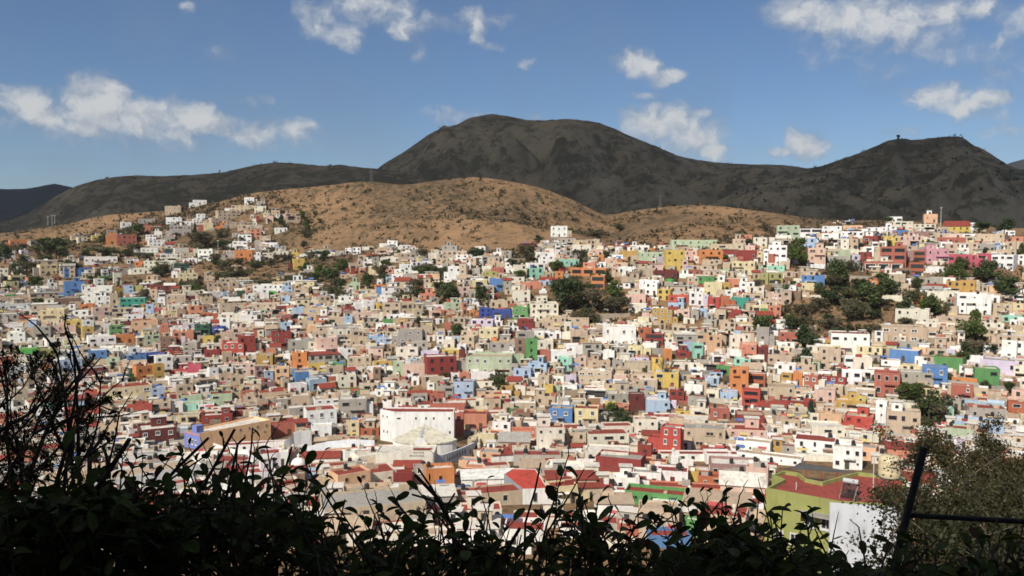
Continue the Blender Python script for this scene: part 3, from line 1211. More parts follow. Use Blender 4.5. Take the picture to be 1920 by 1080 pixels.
def wall_geo(g, w, d, h, z0, par=0.45, t=0.22, col=None, mat=None, x=0.0, y=0.0, style='flat'):
    """masonry shell standing on z0 with a parapet (flat) or gable ends"""
    x0, x1, y0, y1 = x - w / 2, x + w / 2, y, y + d
    if style == 'gable':
        zr = h + min(w, d) * 0.28
        vs = [(x0, y0, z0), (x1, y0, z0), (x1, y1, z0), (x0, y1, z0), (x0, y0, h), (x1, y0, h), (x1, y1, h), (x0, y1, h), (x0, (y0 + y1) / 2, zr), (x1, (y0 + y1) / 2, zr)]
        g.add(vs, [(0, 1, 5, 4), (1, 2, 6, 9, 5), (2, 3, 7, 6), (3, 0, 4, 8, 7)], 0, col, mat)
        return
    if par < 0.05:
        g.box(x0, x1, y0, y1, z0, h, 0, col, mat, False); return
    i0, i1, j0, j1, zr = x0 + t, x1 - t, y0 + t, y1 - t, h - par
    vs = [(x0, y0, z0), (x1, y0, z0), (x1, y1, z0), (x0, y1, z0), (x0, y0, h), (x1, y0, h), (x1, y1, h), (x0, y1, h),
          (i0, j0, h), (i1, j0, h), (i1, j1, h), (i0, j1, h), (i0, j0, zr - .2), (i1, j0, zr - .2), (i1, j1, zr - .2), (i0, j1, zr - .2)]
    fs = [(0, 1, 5, 4), (1, 2, 6, 5), (2, 3, 7, 6), (3, 0, 4, 7), (4, 5, 9, 8), (5, 6, 10, 9), (6, 7, 11, 10), (7, 4, 8, 11), (8, 9, 13, 12), (9, 10, 14, 13), (10, 11, 15, 14), (11, 8, 12, 15)]
    g.add(vs, fs, 0, col, mat)

def roof_geo(g, w, d, h, par=0.45, t=0.22, col=None, mat=None, x=0.0, y=0.0, style='flat'):
    if style == 'gable':
        zr = h + min(w, d) * 0.28; o = 0.35; k = 0.12
        x0, x1, y0, y1, ym = x - w / 2 - o, x + w / 2 + o, y - o, y + d + o, y + d / 2
        dz = (zr - h) / (d / 2) * o
        vs = [(x0, y0, h - dz + .02), (x1, y0, h - dz + .02), (x1, ym, zr + .02), (x0, ym, zr + .02), (x0, y1, h - dz + .02), (x1, y1, h - dz + .02)]
        vs += [(a, b, c + k) for a, b, c in vs]
        g.add(vs, [(6, 7, 8, 9), (9, 8, 11, 10), (0, 1, 7, 6), (4, 10, 11, 5), (0, 6, 9, 3), (3, 9, 10, 4), (1, 2, 8, 7), (2, 5, 11, 8)], 0, col, mat)
        return
    z = h - par if par >= 0.05 else h + 0.004
    if par < 0.05:
        o = 0.3
        g.box(x - w / 2 - o, x + w / 2 + o, y - o, y + d + o, z, z + 0.16, 0, col, mat); return
    g.add([(x - w / 2 + t, y + t, z), (x + w / 2 - t, y + t, z), (x + w / 2 - t, y + d - t, z), (x - w / 2 + t, y + d - t, z)], [(0, 1, 2, 3)], 0, col, mat)

class House:
    def __init__(s, px0, px1, top, base, code, storeys=None, opts=(), phrase=None, hand=True, rot=None, Y=None, seed=0):
        rr = random.Random(int(px0 * 31 + base * 17 + seed))
        s.rr, s.code, s.opts, s.phrase, s.hand = rr, code, set(opts), phrase, hand
        s.px0, s.px1, s.top, s.base = px0, px1, top, base
        s.cx, s.cy = (px0 + px1) / 2, (top + base) / 2
        s.Y = Y or ground_Y(s.cx, base)
        s.pos = P(s.cx, base, s.Y)
        m = s.Y / F
        W = (px1 - px0) * m
        s.h = max(1.6, (base - top) * m)
        az = math.atan2(s.pos.x, s.pos.y)
        if rot is None:
            rot = 26 * noise.noise(Vector((s.cx / 120, base / 70, 3.1))) + rr.uniform(-9, 9)
        s.rz = -az + R(rot)
        k = rr.uniform(0.6, 0.95)
        a = abs(R(rot))
        s.w = W / (math.cos(a) + k * math.sin(a)) if W < 16 else W / math.cos(a)
        s.d = min(k * s.w if W < 16 else 10.0, max(4.2, 1.75 * s.h + 0.5))
        s.storeys = storeys or max(1, min(4, round(s.h / 2.85)))
        j = rr.uniform(0.92, 1.06)
        s.col = tuple(min(0.86, v * (max(j, 1.0) if code == 'W' else j) * rr.uniform(0.97, 1.03)) for v in COLS_LIN[code])
        s.style = 'gable' if 'g' in s.opts else 'flat'
        low = base > 735
        q = rr.random()
        s.roofc = ROOFC['red'] if 'R' in s.opts or s.style == 'gable' or (q < (0.38 if low else 0.10)) else ROOFC['pale' if q < 0.6 else 'tan' if q < 0.75 else 'grey' if q < 0.93 else 'white']
        s.par = 0.0 if rr.random() < 0.16 and not hand else rr.choice((0.35, 0.5, 0.7))
        if s.h < 2.3: s.par = min(s.par, 0.3)
        s.area = (px1 - px0) * (base - top)
        s.mat = Matrix.Translation(s.pos) @ Matrix.Rotation(s.rz, 4, 'Z')
        s.rad = 0.5 * math.sqrt(s.w * s.d)
        s.windows = s.make_windows()
        s.room = None
        if 'n' not in s.opts and s.style == 'flat' and s.w > 5 and rr.random() < (0.26 if hand else 0.27):
            rw = rr.uniform(2.2, min(4.5, s.w * 0.5)); rd = min(s.d * 0.5, rr.uniform(2.2, 3.5)); rh = rr.uniform(1.8, 2.6)
            s.room = (rr.uniform(-1, 1) * (s.w - rw - 0.8) / 2, s.d - rd - 0.3, rw, rd, rh)
        s.wing = s.awn = None
        if s.style == 'flat' and s.h > 2.4 and 'n' not in s.opts and rr.random() < (0.42 if hand else 0.5):
            ww = rr.uniform(2.0, 4.2); s.wing = (rr.choice((-1, 1)), ww, min(s.d * 0.8, rr.uniform(2.5, 5)), s.h * rr.choice((0.4, 0.5, 0.6, 0.72)), rr.uniform(0.3, 1.4), s.col if rr.random() < 0.5 else COLS_LIN[rr.choice(('T', 'T', 'W', 'G', 'C', 'TC'))])
        if rr.random() < 0.24 and s.w > 4 and s.h > 2.6 and 'n' not in s.opts:
            aw = rr.uniform(0.25, 0.5) * s.w; s.awn = (rr.uniform(-1, 1) * (s.w - aw) / 2, aw, rr.choice((2.4, 2.5, s.h * 0.55)), rr.uniform(0.8, 1.6), rr.choice((ROOFC['tan'], ROOFC['grey'], ROOFC['red'], ROOFC['white'], ROOFC['dark'])))
    def wing_geo(s, g, gr, col=None, rcol=None, mat=None):
        sd, ww, wd, wh, wy, c = s.wing
        x = sd * (s.w / 2 + ww / 2 - 0.02)
        wall_geo(g, ww, wd, wh, -5.0, 0.3, col=col, mat=mat, x=x, y=wy)
        roof_geo(gr, ww, wd, wh, 0.3, col=rcol, mat=mat, x=x, y=wy)
        return x
    def make_windows(s):
        rr, out = s.rr, []
        if s.h < 1.9: return out
        fh = s.h / s.storeys
        style = 'arch' if 'a' in s.opts else 'frame' if 'f' in s.opts or (s.hand and rr.random() < 0.25) else 'plain'
        tall = rr.random() < 0.3
        if 'band' in s.opts:
            for k in range(s.storeys):
                n = max(1, round(s.w / 6)); ww = s.w / n - 0.9
                for i in range(n): out.append((-s.w / 2 + (i + .5) * s.w / n, k * fh + fh * 0.5, ww, fh * 0.55, 'plain', 'F'))
            return out
        if 'n' in s.opts: nc, pk = 1, 0.5
        elif 'nine' in s.opts: nc, pk = 3, 1.0
        else: nc, pk = max(1, round(s.w / rr.uniform(2.8, 4.0))), 0.86 if s.hand else 0.8
        ww = min(rr.uniform(0.95, 1.4), s.w / nc * 0.6); wh = min(fh * (0.62 if tall or style == 'arch' else 0.45), rr.uniform(1.3, 2.0))
        for k in range(s.storeys):
            for i in range(nc):
                if rr.random() > pk: continue
                x = -s.w / 2 + (i + 0.5) * s.w / nc + rr.uniform(-.15, .15)
                if k == 0 and i == nc // 2 and s.storeys < 4 and 'n' not in s.opts and fh > 2.2 and not any(q[4] == 'door' for q in out):
                    dh = min(2.1, fh * 0.8); out.append((x, dh / 2 + 0.02, min(1.1, s.w / nc * .6), dh, 'door', 'F'))
                else:
                    v = rr.random()
                    a_, b_ = (rr.uniform(.7, 1.1), rr.uniform(.65, 1.1)) if v < .75 else (min(2.2, s.w / nc * .85 / ww), .8) if v < .88 else (.5, .5)
                    if s.hand and ('f' in s.opts or 'nine' in s.opts or 'a' in s.opts): a_ = b_ = 1.0
                    out.append((x, k * fh + fh * rr.uniform(.48, .56), ww * a_, wh * b_, style, 'F'))
            for side in 'LR':
                if rr.random() < 0.45 and 'n' not in s.opts and k >= s.storeys - 2 and s.d > 4.5:
                    out.append((rr.uniform(1.2, min(3.2, s.d - 1.2)), k * fh + fh * 0.55, 0.95, min(wh, 1.2), 'plain', side))
        return out
    def win_xf(s, x, z, side):
        if side == 'F': return Vector((x, -0.004, z)), 0.0
        if side == 'R': return Vector((s.w / 2 + 0.004, x, z)), R(90)
        return Vector((-s.w / 2 - 0.004, x, z)), R(-90)
    # -------- one thing with its parts
    def build(s, label, group):
        root = obj('house', None, loc=s.pos, rz=s.rz); root.empty_display_size = 2
        tag(root, label, 'house', group)
        g = Geo(); wall_geo(g, s.w, s.d, s.h, -5.0, s.par, style=s.style)
        obj('wall', g.mesh('house_wall', [M['wall']]), root, s.col)
        g = Geo(); roof_geo(g, s.w, s.d, s.h, s.par, style=s.style)
        obj('roof', g.mesh('house_roof', [M['roof']]), root, s.roofc)
        rr = s.rr
        light = sum(s.col) > 1.6
        tcol = (0.62, 0.60, 0.56) if 'f' in s.opts or not light and rr.random() < 0.4 else tuple(v * 0.8 for v in s.col)
        dcol = rr.choice(((0.10, 0.055, 0.03), (0.07, 0.05, 0.04), (0.03, 0.07, 0.10), (0.14, 0.03, 0.02), (0.05, 0.06, 0.04)))
        for (x, z, ww, hh, st, side) in s.windows:
            p, rz = s.win_xf(x, z, side)
            if st == 'door': obj('door', DOOR, root, dcol, p, rz, (ww, 1, hh))
            else: obj('window', WIN[st], root, tcol, p, rz, (ww, 1, hh))
        if s.room:
            rx, ry, rw, rd, rh = s.room
            g = Geo(); z = s.h - s.par
            wall_geo(g, rw, rd, s.h + rh, z - 0.01, 0.0, x=rx, y=ry)
            up = obj('roof_room', g.mesh('roof_room', [M['wall']]), root, s.col if rr.random() < .6 else COLS_LIN[rr.choice(('W', 'T', 'C'))])
            g = Geo(); roof_geo(g, rw, rd, s.h + rh, 0.0, x=rx, y=ry)
            obj('roof_slab', g.mesh('roof_slab', [M['roof']]), up, ROOFC['pale'])
            obj('window', WIN['plain'], up, tcol, (rx, ry - 0.004, s.h + rh * 0.35), 0, (min(1.0, rw * .4), 1, 1.0))
        if s.wing:
            g, gr = Geo(), Geo(); x = s.wing_geo(g, gr)
            wg = obj('wing', g.mesh('wing_wall', [M['wall']]), root, s.wing[5])
            obj('wing_roof', gr.mesh('wing_roof', [M['roof']]), wg, ROOFC['pale'] if rr.random() < .6 else ROOFC['red'])
            if s.wing[3] > 2: obj('window', WIN['plain'], wg, tcol, (x, s.wing[4] - .004, min(s.wing[3] * .55, 1.5)), 0, (.8, 1, .95))
        if s.awn:
            ax, aw, az_, ad, ac = s.awn
            g = Geo(); g.box(ax - aw / 2, ax + aw / 2, -ad, -.004, az_, az_ + .1)
            aw_ = obj('awning', g.mesh('awning', [M['roof']]), root, ac)
            for q in (ax - aw / 2 + .08, ax + aw / 2 - .08):
                g = Geo(); g.box(q - .05, q + .05, -ad + .04, -ad + .14, -2, az_ - .002); obj('awning_post', g.mesh('awning_post', [M['trim']]), aw_, (.2, .18, .16))
        if s.storeys >= 2 and s.w > 6 and s.hand and rr.random() < 0.35 and not s.opts & {'n', 'band'}:
            g = Geo(); fh = s.h / s.storeys; bw = rr.uniform(0.3, 0.6) * s.w / 2; bx = rr.uniform(-1, 1) * (s.w / 2 - bw - 0.2)
            z = fh * (s.storeys - 1)
            g.box(bx - bw, bx + bw, -1.0, -0.004, z - 0.15, z, 0)
            g.box(bx - bw, bx + bw, -1.0, -0.92, z + 0.8, z + 0.88, 0)
            for i in range(7):
                x = bx - bw + 0.03 + (2 * bw - 0.1) * i / 6
                g.box(x, x + 0.05, -0.98, -0.93, z, z + 0.8, 0)
            obj('balcony', g.mesh('balcony', [M['wall']]), root, tuple(v * .9 for v in s.col))
        return root
    # -------- the same house inside the mass of small far houses
    def emit(s, g):
        wall_geo(g, s.w, s.d, s.h, -5.0, s.par, col=s.col, mat=s.mat, style=s.style)
        roof_geo(g, s.w, s.d, s.h, s.par, col=s.roofc, mat=s.mat, style=s.style)
        for (x, z, ww, hh, st, side) in s.windows:
            p, rz = s.win_xf(x, z, side)
            m = s.mat @ Matrix.Translation(p) @ Matrix.Rotation(rz, 4, 'Z')
            if st in ('frame', 'arch'):
                g.box(-ww / 2, ww / 2, -0.05, 0, -hh / 2, hh / 2, 0, (0.6, 0.58, 0.54), m, False); ww *= .78; hh *= .8
            g.box(-ww / 2, ww / 2, -0.07, 0, -hh / 2, hh / 2, 0, DARK if st != 'door' else (0.07, 0.045, 0.03), m, False)
        if s.wing:
            s.wing_geo(g, g, s.wing[5], ROOFC['pale'] if s.rr.random() < .7 else ROOFC['red'], s.mat)
        if s.awn:
            ax, aw, az_, ad, ac = s.awn
            g.box(ax - aw / 2, ax + aw / 2, -ad, -.004, az_, az_ + .1, 0, ac, s.mat)
            g.box(ax - aw / 2 + .2, ax + aw / 2 - .2, -.09, 0, .1, az_ - .2, 0, (.05, .045, .04), s.mat, False)
        if s.room:
            rx, ry, rw, rd, rh = s.room
            c = s.col if s.rr.random() < .5 else COLS_LIN[s.rr.choice(('W', 'T', 'T', 'C', 'G'))]
            wall_geo(g, rw, rd, s.h + rh, s.h - s.par - .01, 0.0, col=c, mat=s.mat, x=rx, y=ry)
            roof_geo(g, rw, rd, s.h + rh, 0.0, col=ROOFC['pale'], mat=s.mat, x=rx, y=ry)
            g.box(rx - .5, rx + .5, ry - .04, ry, s.h + .2, s.h + rh * .75, 0, DARK, s.mat, False)

# ------------------------------------------------------------------ read the list
houses, used = [], []
ox = oy = 0
for line in HOUSES.strip().splitlines():
    if line.startswith('@'):
        ox, oy = [int(v) for v in line[1:].split()]; continue
    body, _, phrase = line.partition('#')
    tk = body.split()
    x0, x1, y0, y1 = [int(v) / 4 for v in tk[:4]]
    st = None; op = []
    for q in tk[5:]:
        if q.isdigit(): st = int(q)
        else: op.append(q)
    houses.append(House(ox + x0, ox + x1, oy + y0, oy + y1, tk[4], st, op, phrase.strip() or None))

# keep-out circles of the special buildings (filled in by their own builder): column, row, radius px
KEEP = [(781, 805, 78), (780, 850, 60), (700, 855, 45), (860, 850, 40), (560, 865, 30), (480, 800, 60), (400, 800, 60), (520, 835, 60), (1560, 960, 130), (985, 930, 50), (590, 860, 40), (1590, 880, 60)]
KEEPRECT = [(712, 768, 852, 836), (735, 795, 860, 845), (700, 838, 880, 870), (345, 785, 470, 850), (470, 800, 560, 830), (1430, 870, 1690, 1010), (944, 880, 1030, 960), (540, 848, 580, 882), (560, 838, 645, 872)]

# ------------------------------------------------------------------ the houses between them
def in_bare(px, row):
    for (cx, cy, rx, ry) in BARE:
        if ((px - cx) / rx) ** 2 + ((row - cy) / ry) ** 2 < 1: return True
    return False
grid = {}
def near_ok(p, rad):
    gx, gy = int(p.x // 12), int(p.y // 12)
    for i in range(gx - 2, gx + 3):
        for j in range(gy - 2, gy + 3):
            for (q, r2) in grid.get((i, j), ()):
                if (q.xy - p.xy).length < SPACING * (rad + r2): return False
    return True
def put(h):
    c = h.pos + Matrix.Rotation(h.rz, 3, 'Z') @ Vector((0, h.d / 2, 0))
    n = max(1, int(h.w / 9))
    for k in range(n):
        q = c + Matrix.Rotation(h.rz, 3, 'Z') @ Vector((((k + .5) / n - .5) * h.w, 0, 0))
        grid.setdefault((int(q.x // 12), int(q.y // 12)), []).append((q, 0.5 * math.sqrt(h.w / n * h.d)))
for h in houses: put(h)
rects = [(h.px0 + 1, h.top + 1, h.px1 - 1, h.base - 1, h.base) for h in houses]
fill = []
CODES = ['T'] * 74 + ['G'] * 16 + ['W'] * 38 + ['C'] * 28 + ['PY'] * 4 + ['P'] * 4 + ['S'] * 3 + ['TC'] * 4 + ['LB'] * 3 + ['PE'] * 3 + ['LG'] * 2 + ['BW'] * 3 + ['R', 'O', 'MY', 'B', 'L', 'MT', 'M', 'DR', 'GN']
SPACING = 0.66
Yd = 128.0; PASS = 0
while PASS < 3:
    if Yd > 720:
        PASS += 1; Yd = 131.0; SPACING = 0.60 if PASS == 1 else 0.52
        continue
    stepx = 6.4
    nX = int(Yd * 1.5 / stepx)
    for i in range(-nX // 2, nX // 2 + 1):
        X = (i + rnd.uniform(-.35, .35)) * stepx; Y = Yd + rnd.uniform(-3.5, 3.5)
        px = 960 + F * X / Y
        if px < -60 or px > 1980: continue
        row = row_at(px, Y)
        px = 960 + F * X / (Y * math.cos(PITCH) - ray(px, row)[1] * Y * math.sin(PITCH))
        if row < interp(TOWN_TOP, px) + 2 or row > 1040 or in_bare(px, row): continue
        if any(a < px < c and b < row - 6 < d for a, b, c, d in KEEPRECT): continue
        thin = 0.45 if px < 560 and row < 470 else 0.32 if px < 700 and row < 545 else 0.92
        if px > 1650 and row > 880: thin = 0.5
        if PASS and row > 862: thin = 0.25
        if PASS and px < 720 and row < 545: thin = 0.10
        if noise.noise(Vector((px / 55, row / 24, 2.2))) > 0.12 and px < 900 and row < 560: thin *= 0.25
        if rnd.random() > thin: continue
        m = F / Y
        wM = rnd.choice((4.5, 5.5, 6.5, 7, 8, 9, 11, 13, 17)) * rnd.uniform(.9, 1.15) * (1.6 if row > 850 else 1.0); hM = rnd.choice((2.6, 2.8, 3.0, 4.0, 5.2, 5.5, 5.9, 8.0)) * (0.72 if row > 780 else 1.0)
        if PASS: wM *= 0.68 if PASS == 1 else 0.48; hM *= 0.8 if PASS == 1 else 0.6
        code = rnd.choice(CODES)
        h = House(px - wM * m / 2, px + wM * m / 2, row - hM * m, row, code, opts=('g',) if rnd.random() < .07 and wM < 11 else (), hand=False, Y=Y, seed=3)
        if h.style == 'gable' and rnd.random() < .6: h.roofc = ROOFC[rnd.choice(('grey', 'pale', 'tan'))]
        if not near_ok(h.pos + Matrix.Rotation(h.rz, 3, 'Z') @ Vector((0, h.d / 2, 0)), h.rad): continue
        bad = False
        topx = h.top - (h.room[4] * m if h.room else 0)
        for (a, b, c, d, bs) in rects:
            if bs < row and a < h.px1 and c > h.px0 and b < row and d > topx:
                ov = (min(c, h.px1) - max(a, h.px0)) * (min(d, row) - max(b, topx))
                if ov > 0.16 * (c - a) * (d - b): bad = True; break
        if not bad:
            for a, b, c, d in KEEPRECT:
                if a < h.px1 and c > h.px0 and b < row and d > topx and row > d:
                    if (min(c, h.px1) - max(a, h.px0)) * (min(d, row) - max(b, topx)) > 40: bad = True; break
        if bad: continue
        put(h); fill.append(h)
    Yd += 6.4 if Yd < 420 else 8.0
print('hand', len(houses), 'fill', len(fill))
LANDMARKS = [(h.cx, h.cy, h.phrase) for h in houses if h.phrase]
# ------------------------------------------------------------------ labels that single things out
PENDING = []      # (object, descriptive head, px, py)
SIZEWORD = {1: 'one-floor', 2: 'two-floor', 3: 'three-floor', 4: 'four-floor'}
def where(px, py, skip=None):
    best = min((((a - px) ** 2 + ((b - py) * 1.3) ** 2, a, b, ph) for a, b, ph in LANDMARKS if ph != skip and not (abs(a - px) < .5 and abs(b - py) < .5)))
    d = math.sqrt(best[0]); dx, dy = px - best[1], py - best[2]
    if abs(dx) > 2.0 * abs(dy): w = 'right of' if dx > 0 else 'left of'
    elif abs(dy) > 2.0 * abs(dx): w = 'below' if dy > 0 else 'above'
    else: w = ('below ' if dy > 0 else 'above ') + ('right of' if dx > 0 else 'left of')
    return ('just ' if d < 34 else '') + w, best[3]
def pend(o, head, px, py): PENDING.append((o, head, px, py))
ORD = ['first', 'second', 'third', 'fourth', 'fifth', 'sixth', 'seventh', 'eighth', 'ninth', 'tenth', 'eleventh', 'twelfth', 'thirteenth', 'fourteenth', 'fifteenth', 'sixteenth', 'seventeenth', 'eighteenth', 'nineteenth', 'twentieth']
def settle_labels():
    by = {}
    for o, head, px, py in PENDING:
        w, ph = where(px, py)
        by.setdefault((head, w, ph), []).append((px, o))
    for (head, w, ph), lst in by.items():
        lst.sort(key=lambda t: t[0])
        for k, (px, o) in enumerate(lst):
            pre = '' if len(lst) == 1 else ('leftmost ' if k == 0 else 'rightmost ' if k == len(lst) - 1 else ORD[k] + ' from left, ')
            words = (pre + head + ' ' + w + ' the ' + ph).split()
            words = words[:16]
            while words[-1] in ('with', 'a', 'the', 'and', 'of', 'on', 'by', 'in', 'at', 'to', 'behind', 'beside', 'above', 'under', 'below', 'two', 'three', 'four', 'white', 'tall', 'rows'): words.pop()
            o['label'] = ' '.join(words)

# the houses that show largest are things of their own, the rest one mass
allh = sorted(houses + fill, key=lambda h: -(h.area * (1.0 if h.hand else 0.55) + (4000 if h.phrase else 0)))
front = [h for h in allh if h.base < 965 or h.phrase]
own = front[:292]; ids = {id(h) for h in own}
mass = [h for h in allh if id(h) not in ids]
BUILT = {}
for h in own:
    nm = PAL[h.code][0]
    nw = sum(1 for q in h.windows if q[5] == 'F' and q[4] != 'door')
    feat = ''
    if h.roofc == ROOFC['red']: feat = ' with red roof'
    elif h.room: feat = ' with roof room'
    elif 'n' in h.opts: feat = ' with blank front'
    o = h.build('', 'houses of the hillside town')
    if h.phrase: o['label'] = h.phrase if len(h.phrase.split()) >= 4 else h.phrase + ' in the hillside town'
    else: pend(o, nm + ' ' + SIZEWORD[h.storeys] + ' house' + feat, h.cx, h.cy)
gm = Geo()
for h in mass: h.emit(gm)
# small rooftop things too many to count: tanks, dishes, sheds, low walls
gc = Geo()
for h in houses + fill:
    rr = h.rr
    if h.style != 'flat': continue
    z = h.h - h.par
    for k in range(rr.choice((0, 1, 1, 2, 2, 3))):
        x, y = rr.uniform(-.42, .42) * h.w, rr.uniform(.25, .9) * h.d
        t = rr.random()
        p = h.mat @ Vector((x, y, z))
        if t < .35:
            r = rr.uniform(.45, .6); c = rr.choice(((0.02, 0.02, 0.022), (0.02, 0.02, 0.022), (0.55, 0.5, 0.4)))
            gc.lathe([(r, 0), (r, 1.0), (r * .8, 1.2), (r * .3, 1.35)], 8, 0, c, p + Vector((0, 0, .25)))
            gc.box(-.5, .5, -.5, .5, 0, .25, 0, (0.3, 0.28, 0.25), Matrix.Translation(p))
        elif t < .6:
            a, b, c2 = rr.uniform(.6, 2.0), rr.uniform(.5, 1.4), rr.uniform(.5, 1.5)
            gc.box(-a / 2, a / 2, -b / 2, b / 2, 0, c2, 0, COLS_LIN[rr.choice(('T', 'T', 'W', 'G', 'TC'))], h.mat @ Matrix.Translation((x, y, z)))
        elif t < .8:
            a = rr.uniform(1.2, 3)
            gc.box(-a / 2, a / 2, -.08, .08, 0, rr.uniform(.5, 1.2), 0, COLS_LIN[rr.choice(('T', 'W', 'G', 'R'))], h.mat @ Matrix.Translation((x, y, z)))
        elif t < .9:
            gc.box(-.03, .03, -.03, .03, 0, rr.uniform(1.5, 3.5), 0, (0.12, 0.11, 0.1), h.mat @ Matrix.Translation((x, y, z)))
        else:
            a = rr.uniform(1.5, 3)
            gc.box(-a / 2, a / 2, -.02, .02, 1.0, 1.7, 0, rr.choice(((.6, .6, .6), (.1, .2, .5), (.5, .1, .1), (.6, .5, .2))), h.mat @ Matrix.Translation((x, y, z)))
gw = Geo(); rw_ = random.Random(21); k = 0
while k < 150:                                          # low stone retaining walls along the slope
    px, row = rw_.uniform(0, 1920), rw_.uniform(480, 820)
    if row < interp(TOWN_TOP, px) + 8: continue
    p = G(px, row); L = rw_.uniform(6, 20); hh = rw_.uniform(1.2, 2.8); j = rw_.uniform(.6, 1)
    gw.box(-L / 2, L / 2, 0, .5, -4, hh, 0, tuple(v * j for v in COLS_LIN[rw_.choice(('T', 'G', 'T', 'C'))]), Matrix.Translation(p) @ Matrix.Rotation(-math.atan2(p.x, p.y) + R(rw_.uniform(-25, 25)), 4, 'Z')); k += 1
o = obj('retaining_walls', gw.mesh('retaining_walls', [M['mass']])); o['kind'] = 'stuff'; o['label'] = 'low stone retaining walls between the houses'
o = obj('far_houses', gm.mesh('far_houses', [M['mass']])); o['kind'] = 'stuff'; o['label'] = 'mass of small far houses filling the hillside town'
o = obj('rooftop_clutter', gc.mesh('rooftop_clutter', [M['mass']])); o['kind'] = 'stuff'; o['label'] = 'tanks, sheds, low walls and washing on the flat roofs'
# ------------------------------------------------------------------ buildings with a shape of their own
def Pz(px, row, z):
    a, b = ray(px, row); Y = z / b
    return Vector((a * Y, Y, z))
def thing(name, label, cat, loc=(0, 0, 0), group=None, rz=0):
    r = obj(name, None, loc=loc, rz=rz); tag(r, label, cat, group); r.empty_display_size = 1
    return r
def rel(r, p): return Vector(p) - Vector(r.location)
WHITE, CREAM = COLS_LIN['W'], COLS_LIN['C']

def prism(root, corners, z0, ztops, cols, roofcol, par=0.5, names=None, t=0.25):
    """walls along a closed plan (counter-clockwise from above), one part for each side, and a roof inside the parapet"""
    n = len(corners)
    c = [rel(root, (p.x, p.y, 0)).xy for p in corners]
    cen = sum(c, Vector((0, 0))) / n
    ins = []
    for k in range(n):
        a, b, d = c[k - 1], c[k], c[(k + 1) % n]
        e1, e2 = (b - a).normalized(), (d - b).normalized()
        n1, n2 = Vector((-e1.y, e1.x)), Vector((-e2.y, e2.x))
        bis = n1 + n2
        ins.append(b + bis * (t / max(0.5, bis.dot(n1))))
    zr = root.location.z
    for k in range(n):
        g = Geo(); a, b = c[k], c[(k + 1) % n]; ia, ib = ins[k], ins[(k + 1) % n]
        za, zb = ztops[k] - zr, ztops[(k + 1) % n] - zr
        g.add([(a.x, a.y, z0 - zr), (b.x, b.y, z0 - zr), (b.x, b.y, zb), (a.x, a.y, za), (ib.x, ib.y, zb), (ia.x, ia.y, za), (ib.x, ib.y, zb - par - .3), (ia.x, ia.y, za - par - .3)],
              [(0, 1, 2, 3), (3, 2, 4, 5), (5, 4, 6, 7)])
        obj('wall', g.mesh('prism_wall', [M['wall']]), root, cols[k % len(cols)])
    g = Geo()
    g.add([(p.x, p.y, z - par - zr) for p, z in zip(ins, ztops)], [tuple(range(n))])
    obj('roof', g.mesh('prism_roof', [M['roof']]), root, roofcol)
    return c

def wall_window(root, a, b, u, z, w, h, kind='plain', col=(0.5, 0.5, 0.48), door=None):
    """a window on the wall from plan point a to b (seen from outside, a is left), u in 0..1 along it"""
    d = (b - a); L = d.length; d = d / L; nrm = Vector((d.y, -d.x))
    p = a + d * (u * L) + nrm * 0.004
    o = obj('door' if door else 'window', DOOR if door else WIN[kind], root, door or col, (p.x, p.y, z), math.atan2(d.y, d.x), (w, 1, h))
    return o

# --- theatre: white hall, fan-shaped tent roof, stone front with lettering, curved grey wing
Yh = 254.0
hl, hr = P(740, 826, Yh), P(851, 826, Yh)
th = thing('theatre', 'white theatre hall with cream fan-shaped roof and curved grey wing', 'theatre', P(790, 838, 240))
A, B = P(713, 826, 250), hl
prism(th, [Vector((P(713, 800, Yh + 3).x, Yh + 3, 0)), Vector((P(740, 800, Yh - 1).x, Yh - 1, 0)), Vector((P(851, 800, Yh - 1).x, Yh - 1, 0)), Vector((P(851, 800, Yh).x, Yh + 5, 0)), Vector((P(716, 800, Yh).x, Yh + 6, 0))],
      -74, [P(780, 771, Yh).z] * 5, [WHITE], ROOFC['red'], 0.35)
z1 = P(780, 783, Yh).z - th.location.z
a, b = rel(th, (P(740, 800, Yh - 1).x, Yh - 1, 0)).xy, rel(th, (P(851, 800, Yh - 1).x, Yh - 1, 0)).xy
for u in (0.36, 0.53, 0.66, 0.92): wall_window(th, a, b, u, z1, 0.55, 0.85)
wall_window(th, a, b, 0.93, P(780, 809, Yh).z - th.location.z, 0.55, 0.85)
wall_window(th, a, b, 0.07, z1, 1.2, 0.5)
a2 = rel(th, (P(713, 800, Yh + 3).x, Yh + 3, 0)).xy
for u, r in ((0.2, 783), (0.5, 783), (0.25, 811), (0.5, 811)): wall_window(th, a2, a, u, P(720, r, Yh).z - th.location.z, 0.45, 0.8)
# fan roof
ap = P(797, 794.5, 252.6)
arc = []
Xc = P(796, 832, 238).x
for k in range(17):
    t = k / 8 - 1
    arc.append(Vector((Xc + 9.6 * t, 238.6 - 4.2 * (1 - t * t) ** .7, -60.55 + .25 * t * t)))
g = Geo()
g.add([rel(th, ap)] + [rel(th, p) for p in arc], [(0, k + 1, k + 2) for k in range(16)])
g.add([rel(th, p) for p in arc] + [rel(th, p - Vector((0, 0, 0.4))) for p in arc], [(k, k + 17, k + 18, k + 1) for k in range(16)])
obj('fan_roof', g.mesh('fan_roof', [M['roof']]), th, lin((204, 198, 178)))
g = Geo(); m = arc[7]
d0, d1 = rel(th, ap) + Vector((0, -.1, .05)), rel(th, m.lerp(ap, 0.25)) + Vector((0, 0, .06))
g.add([d0 + Vector((-.15, 0, 0)), d0 + Vector((.15, 0, 0)), d1 + Vector((.5, 0, 0)), d1 + Vector((-.5, 0, 0))], [(0, 3, 2, 1)])
obj('roof_seam', g.mesh('roof_seam', [M['roof']]), th, lin((168, 172, 176)))
g = Geo()
